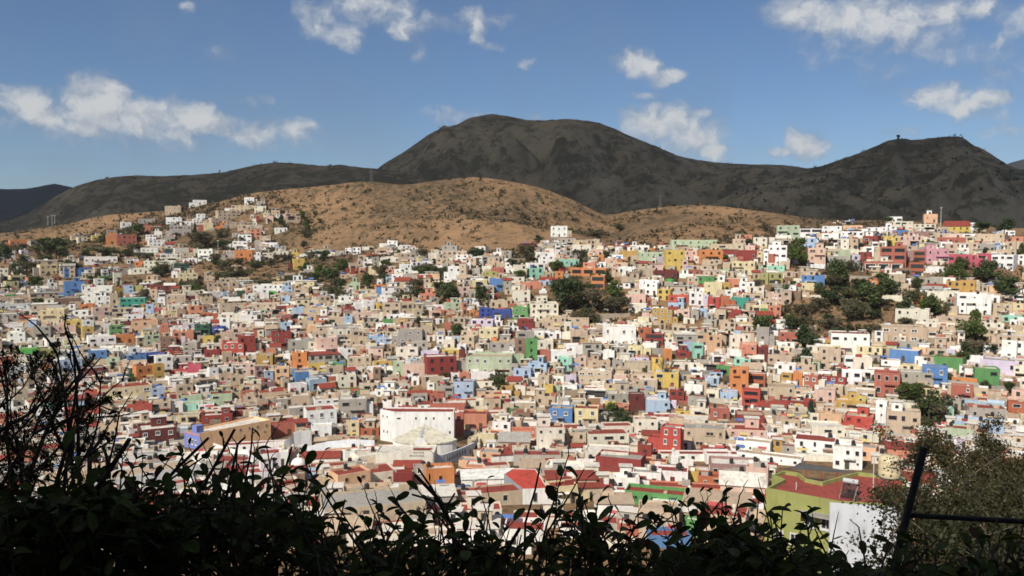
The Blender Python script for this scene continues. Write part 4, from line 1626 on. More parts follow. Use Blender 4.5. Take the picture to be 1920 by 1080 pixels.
low = [p - Vector((0, 0, .4)) + Vector((-.02 * (p.x - Xc), .25, 0)) for p in arc]
g.add([rel(th, p) for p in low] + [rel(th, p - Vector((0, 0, 12))) for p in low], [(k, k + 17, k + 18, k + 1) for k in range(16)])
for p in (low[0], low[-1]):
    q = ap - Vector((0, 0, .3)); g.add([rel(th, v) for v in (p, q, Vector((q.x, q.y, p.z - 12)), p - Vector((0, 0, 12)))], [(0, 1, 2, 3)])
obj('drum_wall', g.mesh('drum_wall', [M['wall']]), th, WHITE)
# white gable with two little turrets in front of the fan
g = Geo(); Yp = 232.0
pts = [P(776, 842, Yp), P(799, 842, Yp), P(800, 830, Yp), P(797, 825, Yp), P(788, 821.5, Yp), P(779, 825, Yp), P(776, 830, Yp)]
g.add([rel(th, p) for p in pts] + [rel(th, p + Vector((0, .8, 0))) for p in pts], [tuple(range(7))] + [(k, k + 7, (k + 1) % 7 + 7, (k + 1) % 7) for k in range(7)])
obj('gable_wall', g.mesh('gable_wall', [M['wall']]), th, WHITE)
for px in (773.5, 800.5):
    g = Geo(); q = rel(th, P(px, 842, Yp - .6)); g.lathe([(.42, 0), (.42, 1.2), (.3, 1.6), (.05, 1.9)], 10, 0, None, q)
    obj('turret', g.mesh('turret', [M['wall']]), th, lin((205, 190, 150)))
# stone front
Yf = 214.0
zt = P(760, 852, Yf).z
cs = [Vector((P(702, 850, Yf).x, Yf + 2, 0)), Vector((P(752, 850, Yf).x, Yf, 0)), Vector((P(813, 850, Yf).x, Yf, 0)), Vector((P(813, 850, Yf).x, Yf + 10, 0)), Vector((P(702, 850, Yf).x, Yf + 10, 0))]
STONE = lin((208, 202, 188))
prism(th, cs, -74, [zt, zt, zt, zt, zt], [STONE], ROOFC['pale'], 0.3)
g = Geo()   # raised attic with curved shoulders
top = [(752, 852), (757, 846), (763, 843), (770, 842.5), (800, 842.5), (806, 844), (810, 849), (812, 852)]
pts = [P(x, y, Yf - .1) for x, y in top] + [P(812, 868, Yf - .1), P(752, 868, Yf - .1)]
k_ = len(pts)
g.add([rel(th, p) for p in pts] + [rel(th, p + Vector((0, .7, 0))) for p in pts], [tuple(range(k_))[::-1]] + [(k, (k + 1) % k_, (k + 1) % k_ + k_, k + k_) for k in range(k_)])
obj('attic', g.mesh('attic', [M['wall']]), th, STONE)
def lettering(root, text, p, size, col, rz=0.0, name='lettering'):
    cu = bpy.data.curves.new(name, 'FONT'); cu.body = text; cu.size = size; cu.align_x = 'CENTER'; cu.align_y = 'CENTER'; cu.extrude = 0.02; cu.space_character = 1.15
    cu.materials.append(M['trim'])
    tmp = bpy.data.objects.new('tmp', cu); COL.objects.link(tmp)
    bpy.context.view_layer.update()
    me = bpy.data.meshes.new_from_object(tmp.evaluated_get(bpy.context.evaluated_depsgraph_get()))
    bpy.data.objects.remove(tmp); bpy.data.curves.remove(cu)
    o = obj(name, me, root, col, p); o.rotation_euler = (R(90), 0, rz)
    return o
lettering(th, 'TEATRO', rel(th, P(784, 849, Yf - .14)), 0.75, (0.10, 0.09, 0.07))
lettering(th, 'PRINCIPAL', rel(th, P(782, 855, Yf - .14)), 0.75, (0.10, 0.09, 0.07))
g = Geo(); g.box(*[v for v in (rel(th, P(768, 0, Yf)).x, rel(th, P(805, 0, Yf)).x)], rel(th, (0, Yf, 0)).y - .35, rel(th, (0, Yf, 0)).y + .6, P(0, 842.5, Yf).z - th.location.z, P(0, 841, Yf).z - th.location.z)
obj('red_coping', g.mesh('red_coping', [M['roof']]), th, ROOFC['red'])
# curved wing
pl = []
for k in range(11):
    t = k / 10; px = 816 + 73 * t; Y = 219 + 16 * t ** 1.4
    pl.append((P(px, 856 - 26 * t ** 1.3, Y)))
g = Geo()
g.add([rel(th, p) for p in pl] + [rel(th, Vector((p.x, p.y, -74))) for p in pl] + [rel(th, p + Vector((-.2, .5, 0))) for p in pl], [(k, k + 11, k + 12, k + 1) for k in range(10)] + [(k, k + 1, k + 23, k + 22) for k in range(10)])
GW = lin((200, 208, 213))
obj('curved_wall', g.mesh('curved_wall', [M['wall']]), th, GW)
g = Geo(); e = rel(th, pl[-1]); g.add([e, e + Vector((.8, 9, 0)), e + Vector((.8, 9, -14)), e + Vector((0, 0, -14))], [(0, 3, 2, 1)])
obj('curved_wall', g.mesh('curved_wall_end', [M['wall']]), th, GW)
for k in range(8):
    t = 0.30 + 0.066 * k
    i = int(t * 10); f = t * 10 - i; p = pl[i].lerp(pl[i + 1], f); q = pl[i + 1] - pl[i]
    o = obj('window', WIN['plain'], th, (0.3, 0.31, 0.32), rel(th, Vector((p.x, p.y - 0.01, p.z - 1.4))), math.atan2(q.y, q.x), (0.42, 1, 1.3))
p = pl[9]; q = pl[10] - pl[9]
obj('window', WIN['arch'], th, (0.5, 0.5, 0.5), rel(th, Vector((p.x, p.y - .01, p.z - 1.9))), math.atan2(q.y, q.x), (0.8, 1, 1.6))
LANDMARKS.append((790, 815, 'white theatre hall with the fan-shaped roof'))

# --- long corner house: lavender-blue side, peach front
bp = thing('corner_house', 'long corner house with lavender-blue end and peach front', 'house', P(376, 845, 241), 'houses of the hillside town')
A, B, C_ = P(376, 840, 242), P(508, 820, 258), P(346, 840, 247)
D = B + (C_ - A)
zA = P(376, 812, 242).z
BL, PCH = lin((118, 130, 188)), lin((236, 192, 148))
c = prism(bp, [Vector((p.x, p.y, 0)) for p in (C_, A, B, D)], -74, [P(346, 809, 247).z, zA, zA + .4, zA + .4], [BL, PCH, PCH, PCH], ROOFC['pale'], 0.6)
for u in (0.3, 0.52, 0.74): wall_window(bp, c[0], c[1], u, P(360, 829, 244).z - bp.location.z, 0.8, 1.7, 'frame', (.65, .63, .6))
for u in (0.55, 0.68, 0.8, 0.93): wall_window(bp, c[1], c[2], u, zA - bp.location.z - 1.1, 0.6, 0.7)
for u in (0.6, 0.9): wall_window(bp, c[1], c[2], u, zA - bp.location.z - 3.0, 0.5, 0.5)
g = Geo(); m = Matrix.Translation(rel(bp, P(369, 812, 245))) @ Matrix.Rotation(math.atan2((A - C_).y, (A - C_).x), 4, 'Z')
g.box(-1.2, 1.2, -.8, 1.6, -1.5, 2.4, 0, None, m)
obj('roof_room', g.mesh('roof_room', [M['wall']]), bp, BL)
g = Geo(); d = (A - C_); L = d.xy.length; g.box(0, L, -.09, 0, -.35, 0, 0, None, Matrix.Translation(rel(bp, Vector((C_.x, C_.y, zA - .6)))) @ Matrix.Rotation(math.atan2(d.y, d.x), 4, 'Z'))
obj('cornice', g.mesh('cornice', [M['wall']]), bp, lin((205, 130, 100)))

# --- green house with the red roof terrace, solar heater and tank
zg = P(1573, 940, 108).z
gh = thing('terrace_house', 'lime green house with large red roof terrace behind the hedge', 'house', P(1560, 1075, 112))
poly = [(1436, 915), (1573, 940), (1688, 947), (1700, 895), (1607, 884.5), (1541, 903), (1512, 897), (1497, 886), (1471, 882), (1447, 890), (1469, 898)]
pc = [Pz(x, y, zg) for x, y in poly]
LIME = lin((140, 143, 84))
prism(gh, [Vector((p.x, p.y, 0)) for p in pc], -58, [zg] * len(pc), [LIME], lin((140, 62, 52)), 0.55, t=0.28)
c = [rel(gh, p).xy for p in pc]
for u in (0.62, 0.84): wall_window(gh, c[0], c[1], u, zg - gh.location.z - 3.4, 1.5, 1.8, 'frame', (.5, .5, .48))
for u in (0.2, 0.42): wall_window(gh, c[0], c[1], u, zg - gh.location.z - 6.4, 1.3, 1.6, 'frame', (.5, .5, .48))
g = Geo(); d = (pc[1] - pc[0]); L = d.length
g.box(L * .5, L, -1.6, -.004, -2.3, -2.1, 0, None, Matrix.Translation(rel(gh, pc[0])) @ Matrix.Rotation(math.atan2(d.y, d.x), 4, 'Z'))
obj('canopy', g.mesh('canopy', [M['roof']]), gh, ROOFC['grey'])
zr = zg - .55
for (px, row, hh) in ((1493, 918, 1.1), (1637, 926, 5.2), (1654, 938, .9)):
    g = Geo(); p = rel(gh, Pz(px, row, zr)); g.tube([p, p + Vector((0, 0, hh))], 0.07, 6)
    obj('vent_pipe', g.mesh('vent_pipe', [M['metal']]), gh, (.5, .48, .44))
# solar heater
q = Pz(1592, 932, zr)
sh = thing('solar_heater', 'solar water heater with silver tank on the red roof terrace', 'solar heater', q, rz=R(-35))
g = Geo(); g.tube([(-1.0, .9, 2.0), (1.0, .9, 2.0)], .36, 14); obj('tank', g.mesh('heater_tank', [M['metal']]), sh, (.42, .43, .44))
g = Geo()
for k in range(12):
    x = -.88 + k * .16; g.tube([(x, .8, 1.85), (x, -1.3, .35)], .05, 6)
obj('tube_panel', g.mesh('tube_panel', [M['glass']]), sh)
g = Geo()
for x in (-.95, .95):
    g.tube([(x, .9, 0), (x, .9, 1.8)], .035, 5); g.tube([(x, -1.35, .0), (x, -1.35, .35)], .035, 5); g.tube([(x, .9, 1.7), (x, -1.35, .3)], .03, 5)
g.tube([(-.95, .9, .1), (.95, .9, 1.6)], .025, 5); g.tube([(.95, .9, .1), (-.95, .9, 1.6)], .025, 5)
obj('stand', g.mesh('heater_stand', [M['metal']]), sh, (.4, .4, .4))
# water tank on a stand
q = P(1666, 936, 101)
wt = thing('water_tank', 'large cream water tank on a thin-legged stand beside the mesquite', 'water tank', q)
k = 101 / F; zb = P(1666, 893, 101).z - q.z; r = 20 * k; hh = 40 * k
g = Geo(); g.lathe([(r * .97, zb), (r, zb + .1), (r, zb + hh * .3), (r * .985, zb + hh * .32), (r, zb + hh * .36), (r, zb + hh * .62), (r * .985, zb + hh * .64), (r, zb + hh * .68), (r, zb + hh * .86), (r * .8, zb + hh * .97), (r * .25, zb + hh * 1.04)], 24)
obj('tank_body', g.mesh('tank_body', [M['plastic']], True), wt, lin((196, 182, 148)))
g = Geo(); g.lathe([(.3, zb + hh * 1.03), (.3, zb + hh * 1.09), (.1, zb + hh * 1.1)], 12); obj('lid', g.mesh('tank_lid', [M['plastic']]), wt, lin((150, 140, 110)))
g = Geo(); g.box(-.5, .35, -r - .03, -r + .2, zb + hh * .52, zb + hh * .60); obj('brand_plate', g.mesh('brand_plate', [M['plastic']]), wt, lin((130, 126, 112)))
g = Geo(); g.box(-r, r, -r, r, zb - .15, zb - .01); obj('platform', g.mesh('tank_platform', [M['metal']]), wt, (.06, .06, .06))
for sx in (-.8, .8):
    for sy in (-.8, .8):
        g = Geo(); g.tube([(sx * r, sy * r, -3.5), (sx * r, sy * r, zb - .15)], .05, 5); obj('leg', g.mesh('tank_leg', [M['metal']]), wt, (.05, .05, .05))
# wall with three diamond openings
q = P(1557, 1010, 103)
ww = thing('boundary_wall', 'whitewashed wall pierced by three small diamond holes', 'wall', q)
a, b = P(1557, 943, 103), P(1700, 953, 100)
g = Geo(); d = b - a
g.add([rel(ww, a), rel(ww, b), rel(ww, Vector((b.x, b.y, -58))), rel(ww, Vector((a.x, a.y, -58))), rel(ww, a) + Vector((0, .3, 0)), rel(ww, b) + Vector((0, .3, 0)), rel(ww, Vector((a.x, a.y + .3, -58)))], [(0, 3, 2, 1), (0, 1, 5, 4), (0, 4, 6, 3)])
obj('wall', g.mesh('boundary_wall', [M['wall']]), ww, lin((190, 194, 200)))  # whitewash greyed in its colour to stand in for tree shade
for (px, row) in ((1609, 963), (1597, 975), (1622, 976)):
    g = Geo(); p = rel(ww, P(px, row, 103 - 3 * (px - 1557) / 143)) + Vector((0, -.03, 0)); s_ = .22
    g.add([p + Vector(v) for v in ((-s_, 0, 0), (0, 0, -s_), (s_, 0, 0), (0, 0, s_))], [(0, 1, 2, 3)])
    obj('diamond_hole', g.mesh('diamond_hole', [M['glass']]), ww)
# open shed with a dark sheet roof
q = P(1540, 905, 128)
shd = thing('open_shed', 'open shed with dark sheet roof on red posts behind the terrace', 'shed', q)
t0, t1, t2, t3 = P(1483, 878, 128), P(1598, 886, 126), P(1600, 884.5, 133), P(1500, 867, 136)
g = Geo(); vs = [rel(shd, p) for p in (t0, t1, t2, t3)]
g.add(vs + [v - Vector((0, 0, .12)) for v in vs], [(0, 1, 2, 3), (4, 7, 6, 5), (0, 4, 5, 1), (1, 5, 6, 2), (2, 6, 7, 3), (3, 7, 4, 0)])
obj('sheet_roof', g.mesh('sheet_roof', [M['roof']]), shd, ROOFC['dark'])
for u in (0.02, .25, .5, .75, .98):
    p = rel(shd, t0.lerp(t1, u)); g = Geo(); g.tube([p - Vector((0, 0, 8)), p - Vector((0, 0, .1))], .08, 5); obj('post', g.mesh('shed_post', [M['metal']]), shd, (.25, .05, .04))
g = Geo(); p0, p1 = rel(shd, t0) + Vector((0, 3, -2.2)), rel(shd, t1) + Vector((0, 3, -2.2)); g.add([p0, p1, p1 - Vector((0, 0, 8)), p0 - Vector((0, 0, 8))], [(0, 3, 2, 1)])
obj('back_wall', g.mesh('shed_back_wall', [M['wall']]), shd, lin((220, 214, 206)))

# --- red-roofed house with a grey flank
rg = thing('house', 'red-roofed house with white front and long blank grey flank', 'house', P(985, 955, 172), 'houses of the hillside town')
zt = P(980, 917, 172).z
pts = [Pz(945, 891, zt), Pz(980, 917, zt), Pz(1027, 915, zt), Pz(1004, 884, zt), Pz(962, 883, zt)]
c = prism(rg, pts, -74, [zt + .3, zt, zt, zt + .6, zt + .6], [lin((140, 148, 156)), WHITE, WHITE, WHITE, WHITE], lin((178, 66, 52)), 0.12, t=.12)
wall_window(rg, c[1], c[2], .5, zt - rg.location.z - 1.9, .9, 2.2)
LANDMARKS.append((985, 915, 'red-roofed house with the grey flank'))

# --- domes
def dome_on(name, label, px, base, rpx, Y, drum, col=WHITE, lantern=True):
    q = P(px, base, Y); r = rpx * Y / F
    t = thing(name, label, 'church', q)
    g = Geo(); g.box(-r * 1.35, r * 1.35, -r * 1.2, r * 1.4, -8, drum * r); obj('wall', g.mesh('church_wall', [M['wall']]), t, col)
    g = Geo(); n = 8
    g.lathe([(r, drum * r), (r, drum * r + .5 * r)] + [(r * math.cos(math.pi / 2 * k / n), drum * r + .5 * r + r * .95 * math.sin(math.pi / 2 * k / n)) for k in range(1, n)] + [(.02, drum * r + 1.45 * r)], 24)
    dm = obj('dome', g.mesh('dome', [M['wall']], True), t, col)
    if lantern:
        zt = drum * r + 1.42 * r
        g = Geo(); g.lathe([(r * .16, zt), (r * .16, zt + r * .3), (r * .2, zt + r * .3), (r * .1, zt + r * .45), (.02, zt + r * .55)], 10); obj('lantern', g.mesh('lantern', [M['wall']]), dm, col)
    obj('window', WIN['arch'], t, (.5, .5, .48), (0, -r * 1.2 - .004, drum * r * .45), 0, (r * .35, 1, r * .6))
    obj('window', WIN['arch'], dm, (.5, .5, .48), (0, -r - .01, drum * r + .42 * r), 0, (r * .25, 1, r * .5))
    return t
dome_on('domed_chapel', 'white chapel with dome and lantern rising behind the leaves', 560, 884, 15, 212, 0.35)
dome_on('domed_chapel', 'small white domed chapel high below the brown saddle', 1166, 474, 7, 470, 1.0)
dome_on('domed_chapel', 'little white dome above the rose house', 1786, 482, 6, 408, 0.6)

# --- white parapet walls stepping between the red roofs
def parapet(label, pts, drop, Y0, Y1, col=WHITE):
    n = len(pts); q = P(pts[0][0], pts[0][1] + 20, Y0)
    t = thing('parapet_wall', label, 'wall', q, 'white parapet walls between the roofs')
    v0 = [P(x, y, Y0 + (Y1 - Y0) * k / (n - 1)) for k, (x, y) in enumerate(pts)]
    g = Geo()
    vs = [rel(t, p) for p in v0] + [rel(t, p - Vector((0, 0, drop))) for p in v0] + [rel(t, p + Vector((0, .35, 0))) for p in v0] + [rel(t, p + Vector((0, .35, -drop))) for p in v0]
    g.add(vs, [(k, k + n, k + n + 1, k + 1) for k in range(n - 1)] + [(k, k + 1, k + 2 * n + 1, k + 2 * n) for k in range(n - 1)] + [(k + 2 * n, k + 2 * n + 1, k + 3 * n + 1, k + 3 * n) for k in range(n - 1)])
    obj('wall', g.mesh('parapet', [M['wall']]), t, col)
parapet('long white parapet wall sweeping up to the small white house', [(467, 834), (500, 830), (533, 827), (543, 821), (550, 811), (565, 808), (584, 807)], 6, 234, 242)
parapet('white parapet wall below the peach front of the corner house', [(400, 831), (420, 838), (440, 843), (470, 843)], 5, 228, 226)
parapet('pale parapet wall in front of the theatre hall', [(575, 838), (615, 828), (660, 824), (702, 826)], 7, 236, 240, lin((226, 230, 234)))

# --- hedges trimmed in the squares
def leaf_quads(g, n, sample, size, col, rr, flat=0.0):
    for _ in range(n):
        p = sample()
        a = Vector((rr.gauss(0, 1), rr.gauss(0, 1), rr.gauss(0, 1) * (1 - flat))).normalized(); b = a.orthogonal().normalized()
        b = Matrix.Rotation(rr.uniform(0, 6.3), 3, a) @ b
        c = a.cross(b)
        s_ = size * rr.uniform(.6, 1.4)
        g.add([p - b * s_, p + c * s_ * .6, p + b * s_, p - c * s_ * .6], [(0, 1, 2, 3)], 0, col)
def hedge(label, px0, px1, row, hpx):
    a, b = G(px0, row), G(px1, row); q = (a + b) / 2
    t = thing('hedge', label, 'hedge', q); rr = random.Random(int(px0)); L = (b - a).length; h = hpx * q.y / F
    g = Geo(); leaf_quads(g, int(L * 120), lambda: Vector((rr.uniform(-L / 2, L / 2), rr.uniform(-.1, 1.6), rr.uniform(0, h))), .16, None, rr)
    f = obj('foliage', g.mesh('hedge_foliage', [M['leaf']]), t, (.04, .085, .02)); f['kind'] = 'stuff'
    g = Geo(); g.box(-L / 2 + .1, L / 2 - .1, .15, 1.3, -1, h - .15); obj('core', g.mesh('hedge_core', [M['bark']]), t)
hedge('short clipped hedge above the red town house', 1283, 1307, 797, 12)
hedge('long clipped hedge left of the plain red hall', 1314, 1370, 806, 15)

# --- masts, pylons, poles
def lattice(label, px, base, hpx, Y, cat='pylon'):
    q = P(px, base, Y); h = hpx * Y / F; w = h * .14
    t = thing('pylon', label, cat, q)
    for sx in (-1, 1):
        for sy in (-1, 1):
            g = Geo(); g.tube([(sx * w, sy * w, -4), (sx * w * .25, sy * w * .25, h * .8), (0, 0, h)], .16, 4); obj('leg', g.mesh('pylon_leg', [M['metal']]), t, (.10, .10, .10))
    for k in range(5):
        z0, z1 = h * k / 6, h * (k + 1) / 6; a, b = w * (1 - .75 * k / 4.8), w * (1 - .75 * (k + 1) / 4.8)
        g = Geo()
        for sy in (-1, 1): g.tube([(-a, sy * a, z0), (b, sy * b, z1)], .09, 4); g.tube([(a, sy * a, z0), (-b, sy * b, z1)], .09, 4)
        obj('brace', g.mesh('pylon_brace', [M['metal']]), t, (.10, .10, .10))
    for f in (.72, .86):
        g = Geo(); g.tube([(-w * 1.5, 0, h * f), (w * 1.5, 0, h * f)], .12, 4); obj('crossarm', g.mesh('pylon_crossarm', [M['metal']]), t, (.10, .10, .10))
lattice('steel lattice pylon on the brown ridge left of the summit', 696, 341, 24, interp(RIDGE_Y, 696) + 4)
lattice('steel lattice pylon on the right brown hill', 1238, 389, 25, interp(RIDGE_Y, 1238) + 4)
def pole(label, px, base, hpx, Y, col=(.45, .44, .42), r=.22, arm=True):
    q = P(px, base, Y); h = hpx * Y / F
    t = thing('utility_pole', label, 'pole', q, 'poles in the town')
    g = Geo(); g.tube([(0, 0, -3), (0, 0, h)], [r, r * .6], 6); obj('shaft', g.mesh('pole_shaft', [M['metal']]), t, col)
    if arm:
        g = Geo(); g.box(-1.1, 1.1, -.1, .1, h * .92, h * .92 + .2); obj('crossarm', g.mesh('pole_crossarm', [M['metal']]), t, col)
pole('left pole of three on the far-left brown ridge', 90, 421, 16, interp(RIDGE_Y, 90))
pole('middle pole of three on the far-left brown ridge', 98, 420, 17, interp(RIDGE_Y, 98))
pole('right pole of three on the far-left brown ridge', 103, 419, 16, interp(RIDGE_Y, 103))
pole('tall white pole by the dark trees at the right edge', 1880, 464, 34, 420, (.7, .7, .68), .18)
pole('thin antenna mast over the peach turret crest', 1764, 416, 28, 520, (.5, .5, .5), .2)
pole('pale pole below the grey houses at left', 409, 470, 20, 600, (.6, .58, .54), .15)
pole('thin pole left of the yellow slope house', 489, 472, 15, 600, (.5, .48, .44), .15)
q = P(1684, 261, 1440)
t = thing('lookout_tower', 'tiny lookout tower on the crest of the right mountain', 'tower', q)
g = Geo(); g.box(-1.3, 1.3, -1.3, 1.3, -6, 4.6); obj('shaft', g.mesh('lookout_shaft', [M['wall']]), t, (.12, .11, .10))
g = Geo(); g.box(-2.2, 2.2, -2.2, 2.2, 4.6, 7.4); obj('cabin', g.mesh('lookout_cabin', [M['wall']]), t, (.10, .10, .09))
# ------------------------------------------------------------------ trees in and above the town
def crown_mesh(kind, seed):
    rr = random.Random(seed); g = Geo()
    lobes = []
    if kind == 'c':
        for k in range(9):
            z = .06 + .9 * k / 9; lobes.append((Vector((rr.uniform(-.04, .04), rr.uniform(-.04, .04), z)), Vector((.5 * (1 - .8 * k / 9), .5 * (1 - .8 * k / 9), .12))))
    elif kind == 's':
        for k in range(7): lobes.append((Vector((rr.uniform(-.38, .38), rr.uniform(-.3, .3), rr.uniform(.2, .6))), Vector((rr.uniform(.12, .24), rr.uniform(.15, .25), rr.uniform(.25, .4)))))
    else:
        for k in range(13):
            a = rr.uniform(0, 6.3); q = rr.uniform(.05, .34); lobes.append((Vector((q * math.cos(a), q * math.sin(a), rr.uniform(.34, .84))), Vector((rr.uniform(.12, .22), rr.uniform(.12, .22), rr.uniform(.10, .2)))))
    n = 1500 if kind != 'b' else 0
    def sample():
        c, r = rr.choice(lobes)
        d = Vector((rr.gauss(0, 1), rr.gauss(0, 1), rr.gauss(0, 1))).normalized() * rr.uniform(.55, 1.06)
        return c + Vector((d.x * r.x, d.y * r.y, d.z * r.z))
    leaf_quads(g, n, sample, .042 if kind != 'd' else .034, None, rr)
    return g.mesh('crown', [M['leaf']])
def trunk_mesh(kind, seed):
    rr = random.Random(seed); g = Geo()
    th_ = .035
    g.tube([(0, 0, -.12), (rr.uniform(-.02, .02), 0, .2), (rr.uniform(-.05, .05), rr.uniform(-.03, .03), .5)], [th_, th_ * .8, th_ * .5], 6)
    for k in range(7 if kind != 'b' else 16):
        a = rr.uniform(0, 6.3); z = rr.uniform(.18, .5); L = rr.uniform(.2, .38)
        e = Vector((L * math.cos(a), L * math.sin(a), z + rr.uniform(.15, .42)))
        m = Vector((e.x * .45, e.y * .45, z + (e.z - z) * .35))
        g.tube([(0, 0, z), m, e], [.02, .013, .005], 5)
        if kind == 'b':
            for _ in range(7):
                f = e + Vector((rr.uniform(-.16, .16), rr.uniform(-.16, .16), rr.uniform(.0, .2))); g.tube([m.lerp(e, rr.uniform(.2, 1)), f], [.006, .002], 3)
    return g.mesh('trunk', [M['bark']])
CROWN = {k: [crown_mesh(k, 11 * i + ord(k)) for i in range(4)] for k in 'rcsd'}
TRUNK = {k: [trunk_mesh(k, 7 * i + ord(k)) for i in range(2)] for k in 'rb'}
TREECOL = {'r': [(.058, .080, .028), (.072, .095, .034), (.046, .066, .028), (.080, .110, .028)], 'c': [(.036, .056, .032)], 's': [(.070, .080, .034), (.09, .088, .042)], 'd': [(.105, .092, .052), (.09, .088, .046), (.12, .10, .062)]}
TNAME = {'r': ('leafy_tree', 'green leafy tree', 'tree'), 'c': ('conifer', 'narrow dark conifer', 'tree'), 's': ('low_shrub', 'low green shrub patch', 'shrub'), 'd': ('dry_thicket', 'dry olive scrub tree', 'tree'), 'b': ('bare_tree', 'leafless bare-branched tree', 'tree')}
def plant(px, base, w, h, kind):
    rr = random.Random(int(px * 3 + base)); p = G(px, base); k = p.y / F
    nm, head, cat = TNAME[kind]
    root = obj(nm, None, loc=p, rz=rr.uniform(0, 6.3)); root['category'] = cat; root['group'] = 'trees and shrubs of the town'
    W, H = w * k, h * k
    root.scale = (W, W, H * 1.04)
    big = 'tall ' if H > 8 else 'small ' if H < 4 else ''
    if kind != 's': obj('trunk', rr.choice(TRUNK['b' if kind == 'b' else 'r']), root)
    if kind != 'b':
        c = rr.choice(TREECOL[kind]); j = rr.uniform(.85, 1.2)
        obj('crown', rr.choice(CROWN[kind]), root, tuple(v * j for v in c))
    pend(root, big + head, px, base - h / 2)
for tok in TREES.replace('\n', ';').split(';'):
    tk = tok.split()
    if len(tk) == 5 and tk[4] != 'x': plant(*[float(v) for v in tk[:4]], tk[4])
# a few more among the houses and on the hill edges
for (cx, cy, rx, ry) in BARE:
    for _ in range(max(1, int(rx * ry / 420))):
        a_ = rnd.uniform(0, 6.3); q_ = math.sqrt(rnd.random()); px, row = cx + rx * q_ * math.cos(a_), cy + ry * q_ * math.sin(a_)
        sz = rnd.uniform(20, 40) * (420 / G(px, row).y)
        plant(px, row, sz, sz * rnd.uniform(.5, .85), rnd.choice('rrdddss'))
k_ = 0
while k_ < 78:                                           # the left slope is half overgrown
    px, row = rnd.uniform(-10, 860), rnd.uniform(440, 575)
    if row < interp(TOWN_TOP, px) + 3 or noise.noise(Vector((px / 55, row / 24, 2.2))) < .05: continue
    sz = rnd.uniform(18, 40) * (480 / G(px, row).y)
    plant(px, row, sz, sz * rnd.uniform(.4, .8), rnd.choice('rrddddss')); k_ += 1
n_added = 0
while n_added < 50:
    px, row = rnd.uniform(20, 1900), rnd.uniform(470, 740)
    if row < interp(TOWN_TOP, px) + 6: continue
    p = G(px, row)
    SPACING = .75
    if not near_ok(p, 1.5) and rnd.random() < .8: continue
    sz = rnd.uniform(10, 22) * (340 / p.y)
    plant(px, row, sz, sz * rnd.uniform(.7, 1.1), rnd.choice('rrrds')); n_added += 1

# ------------------------------------------------------------------ scrub on the dry hills: countless
def scrub_cloud(name, label, n, pos, size, cols, quads, leaf):
    g = Geo(); rr = random.Random(5)
    for _ in range(n):
        p = pos(rr)
        if p is None: continue
        s_ = size(rr); c = rr.choice(cols); j = rr.uniform(.7, 1.3)
        leaf_quads(g, quads, lambda: p + Vector((rr.gauss(0, .42) * s_, rr.gauss(0, .42) * s_, abs(rr.gauss(0, .42)) * s_)), leaf * s_, tuple(v * j for v in c), rr)
    o = obj(name, g.mesh(name, [M['leafattr']])); o['kind'] = 'stuff'; o['label'] = label
def hillpos(rr):
    px = rr.uniform(-40, 1700); t = rr.random() ** .8
    r0, r1 = sinterp(RIDGE_ROW, px), interp(TOWN_TOP, px) + 18
    row = r0 + (r1 - r0) * t
    p = G(px, row)
    if noise.noise(p * .012) + rr.uniform(-.45, .45) < -.08: return None
    return p
scrub_cloud('hill_scrub', 'scattered dry scrub over the brown hillsides', 8200, hillpos, lambda r: r.choice((.8, 1.0, 1.2, 1.5, 1.8, 2.2, 3.0)), [(.060, .048, .026), (.05, .044, .022), (.04, .042, .02), (.085, .06, .034)], 8, .36)
def barepos(rr):
    if rr.random() < .4:
        px, row = rr.uniform(0, 880), rr.uniform(445, 565)
        return G(px, row) if row > interp(TOWN_TOP, px) and noise.noise(Vector((px / 55, row / 24, 2.2))) > .0 else None
    cx, cy, rx, ry = rr.choice(BARE); a = rr.uniform(0, 6.3); q = math.sqrt(rr.random())
    return G(cx + rx * q * math.cos(a), cy + ry * q * math.sin(a))
scrub_cloud('slope_scrub', 'dry brush covering the open slopes between houses', 5200, barepos, lambda r: r.choice((.8, 1.1, 1.5, 2.0, 2.4)), [(.10, .078, .045), (.075, .066, .036), (.055, .058, .026), (.045, .055, .02)], 10, .34)
deps = None
def mountainpos(rr):
    o = rr.choice([q for q in bpy.data.objects if q.name.startswith('mountain')][:3])
    v = o.data.vertices[rr.randrange(len(o.data.vertices))].co
    if rr.random() < .25 and False: return None
    return Vector(v) + Vector((rr.uniform(-4, 4), rr.uniform(-6, 6), -.8))
scrub_cloud('mountain_scrub', 'dark scrub and trees over the shaded mountains', 8500, mountainpos, lambda r: r.choice((2.2, 3, 3, 4, 5.5)), [(.06, .064, .042), (.05, .06, .04), (.08, .075, .052)], 7, .36)

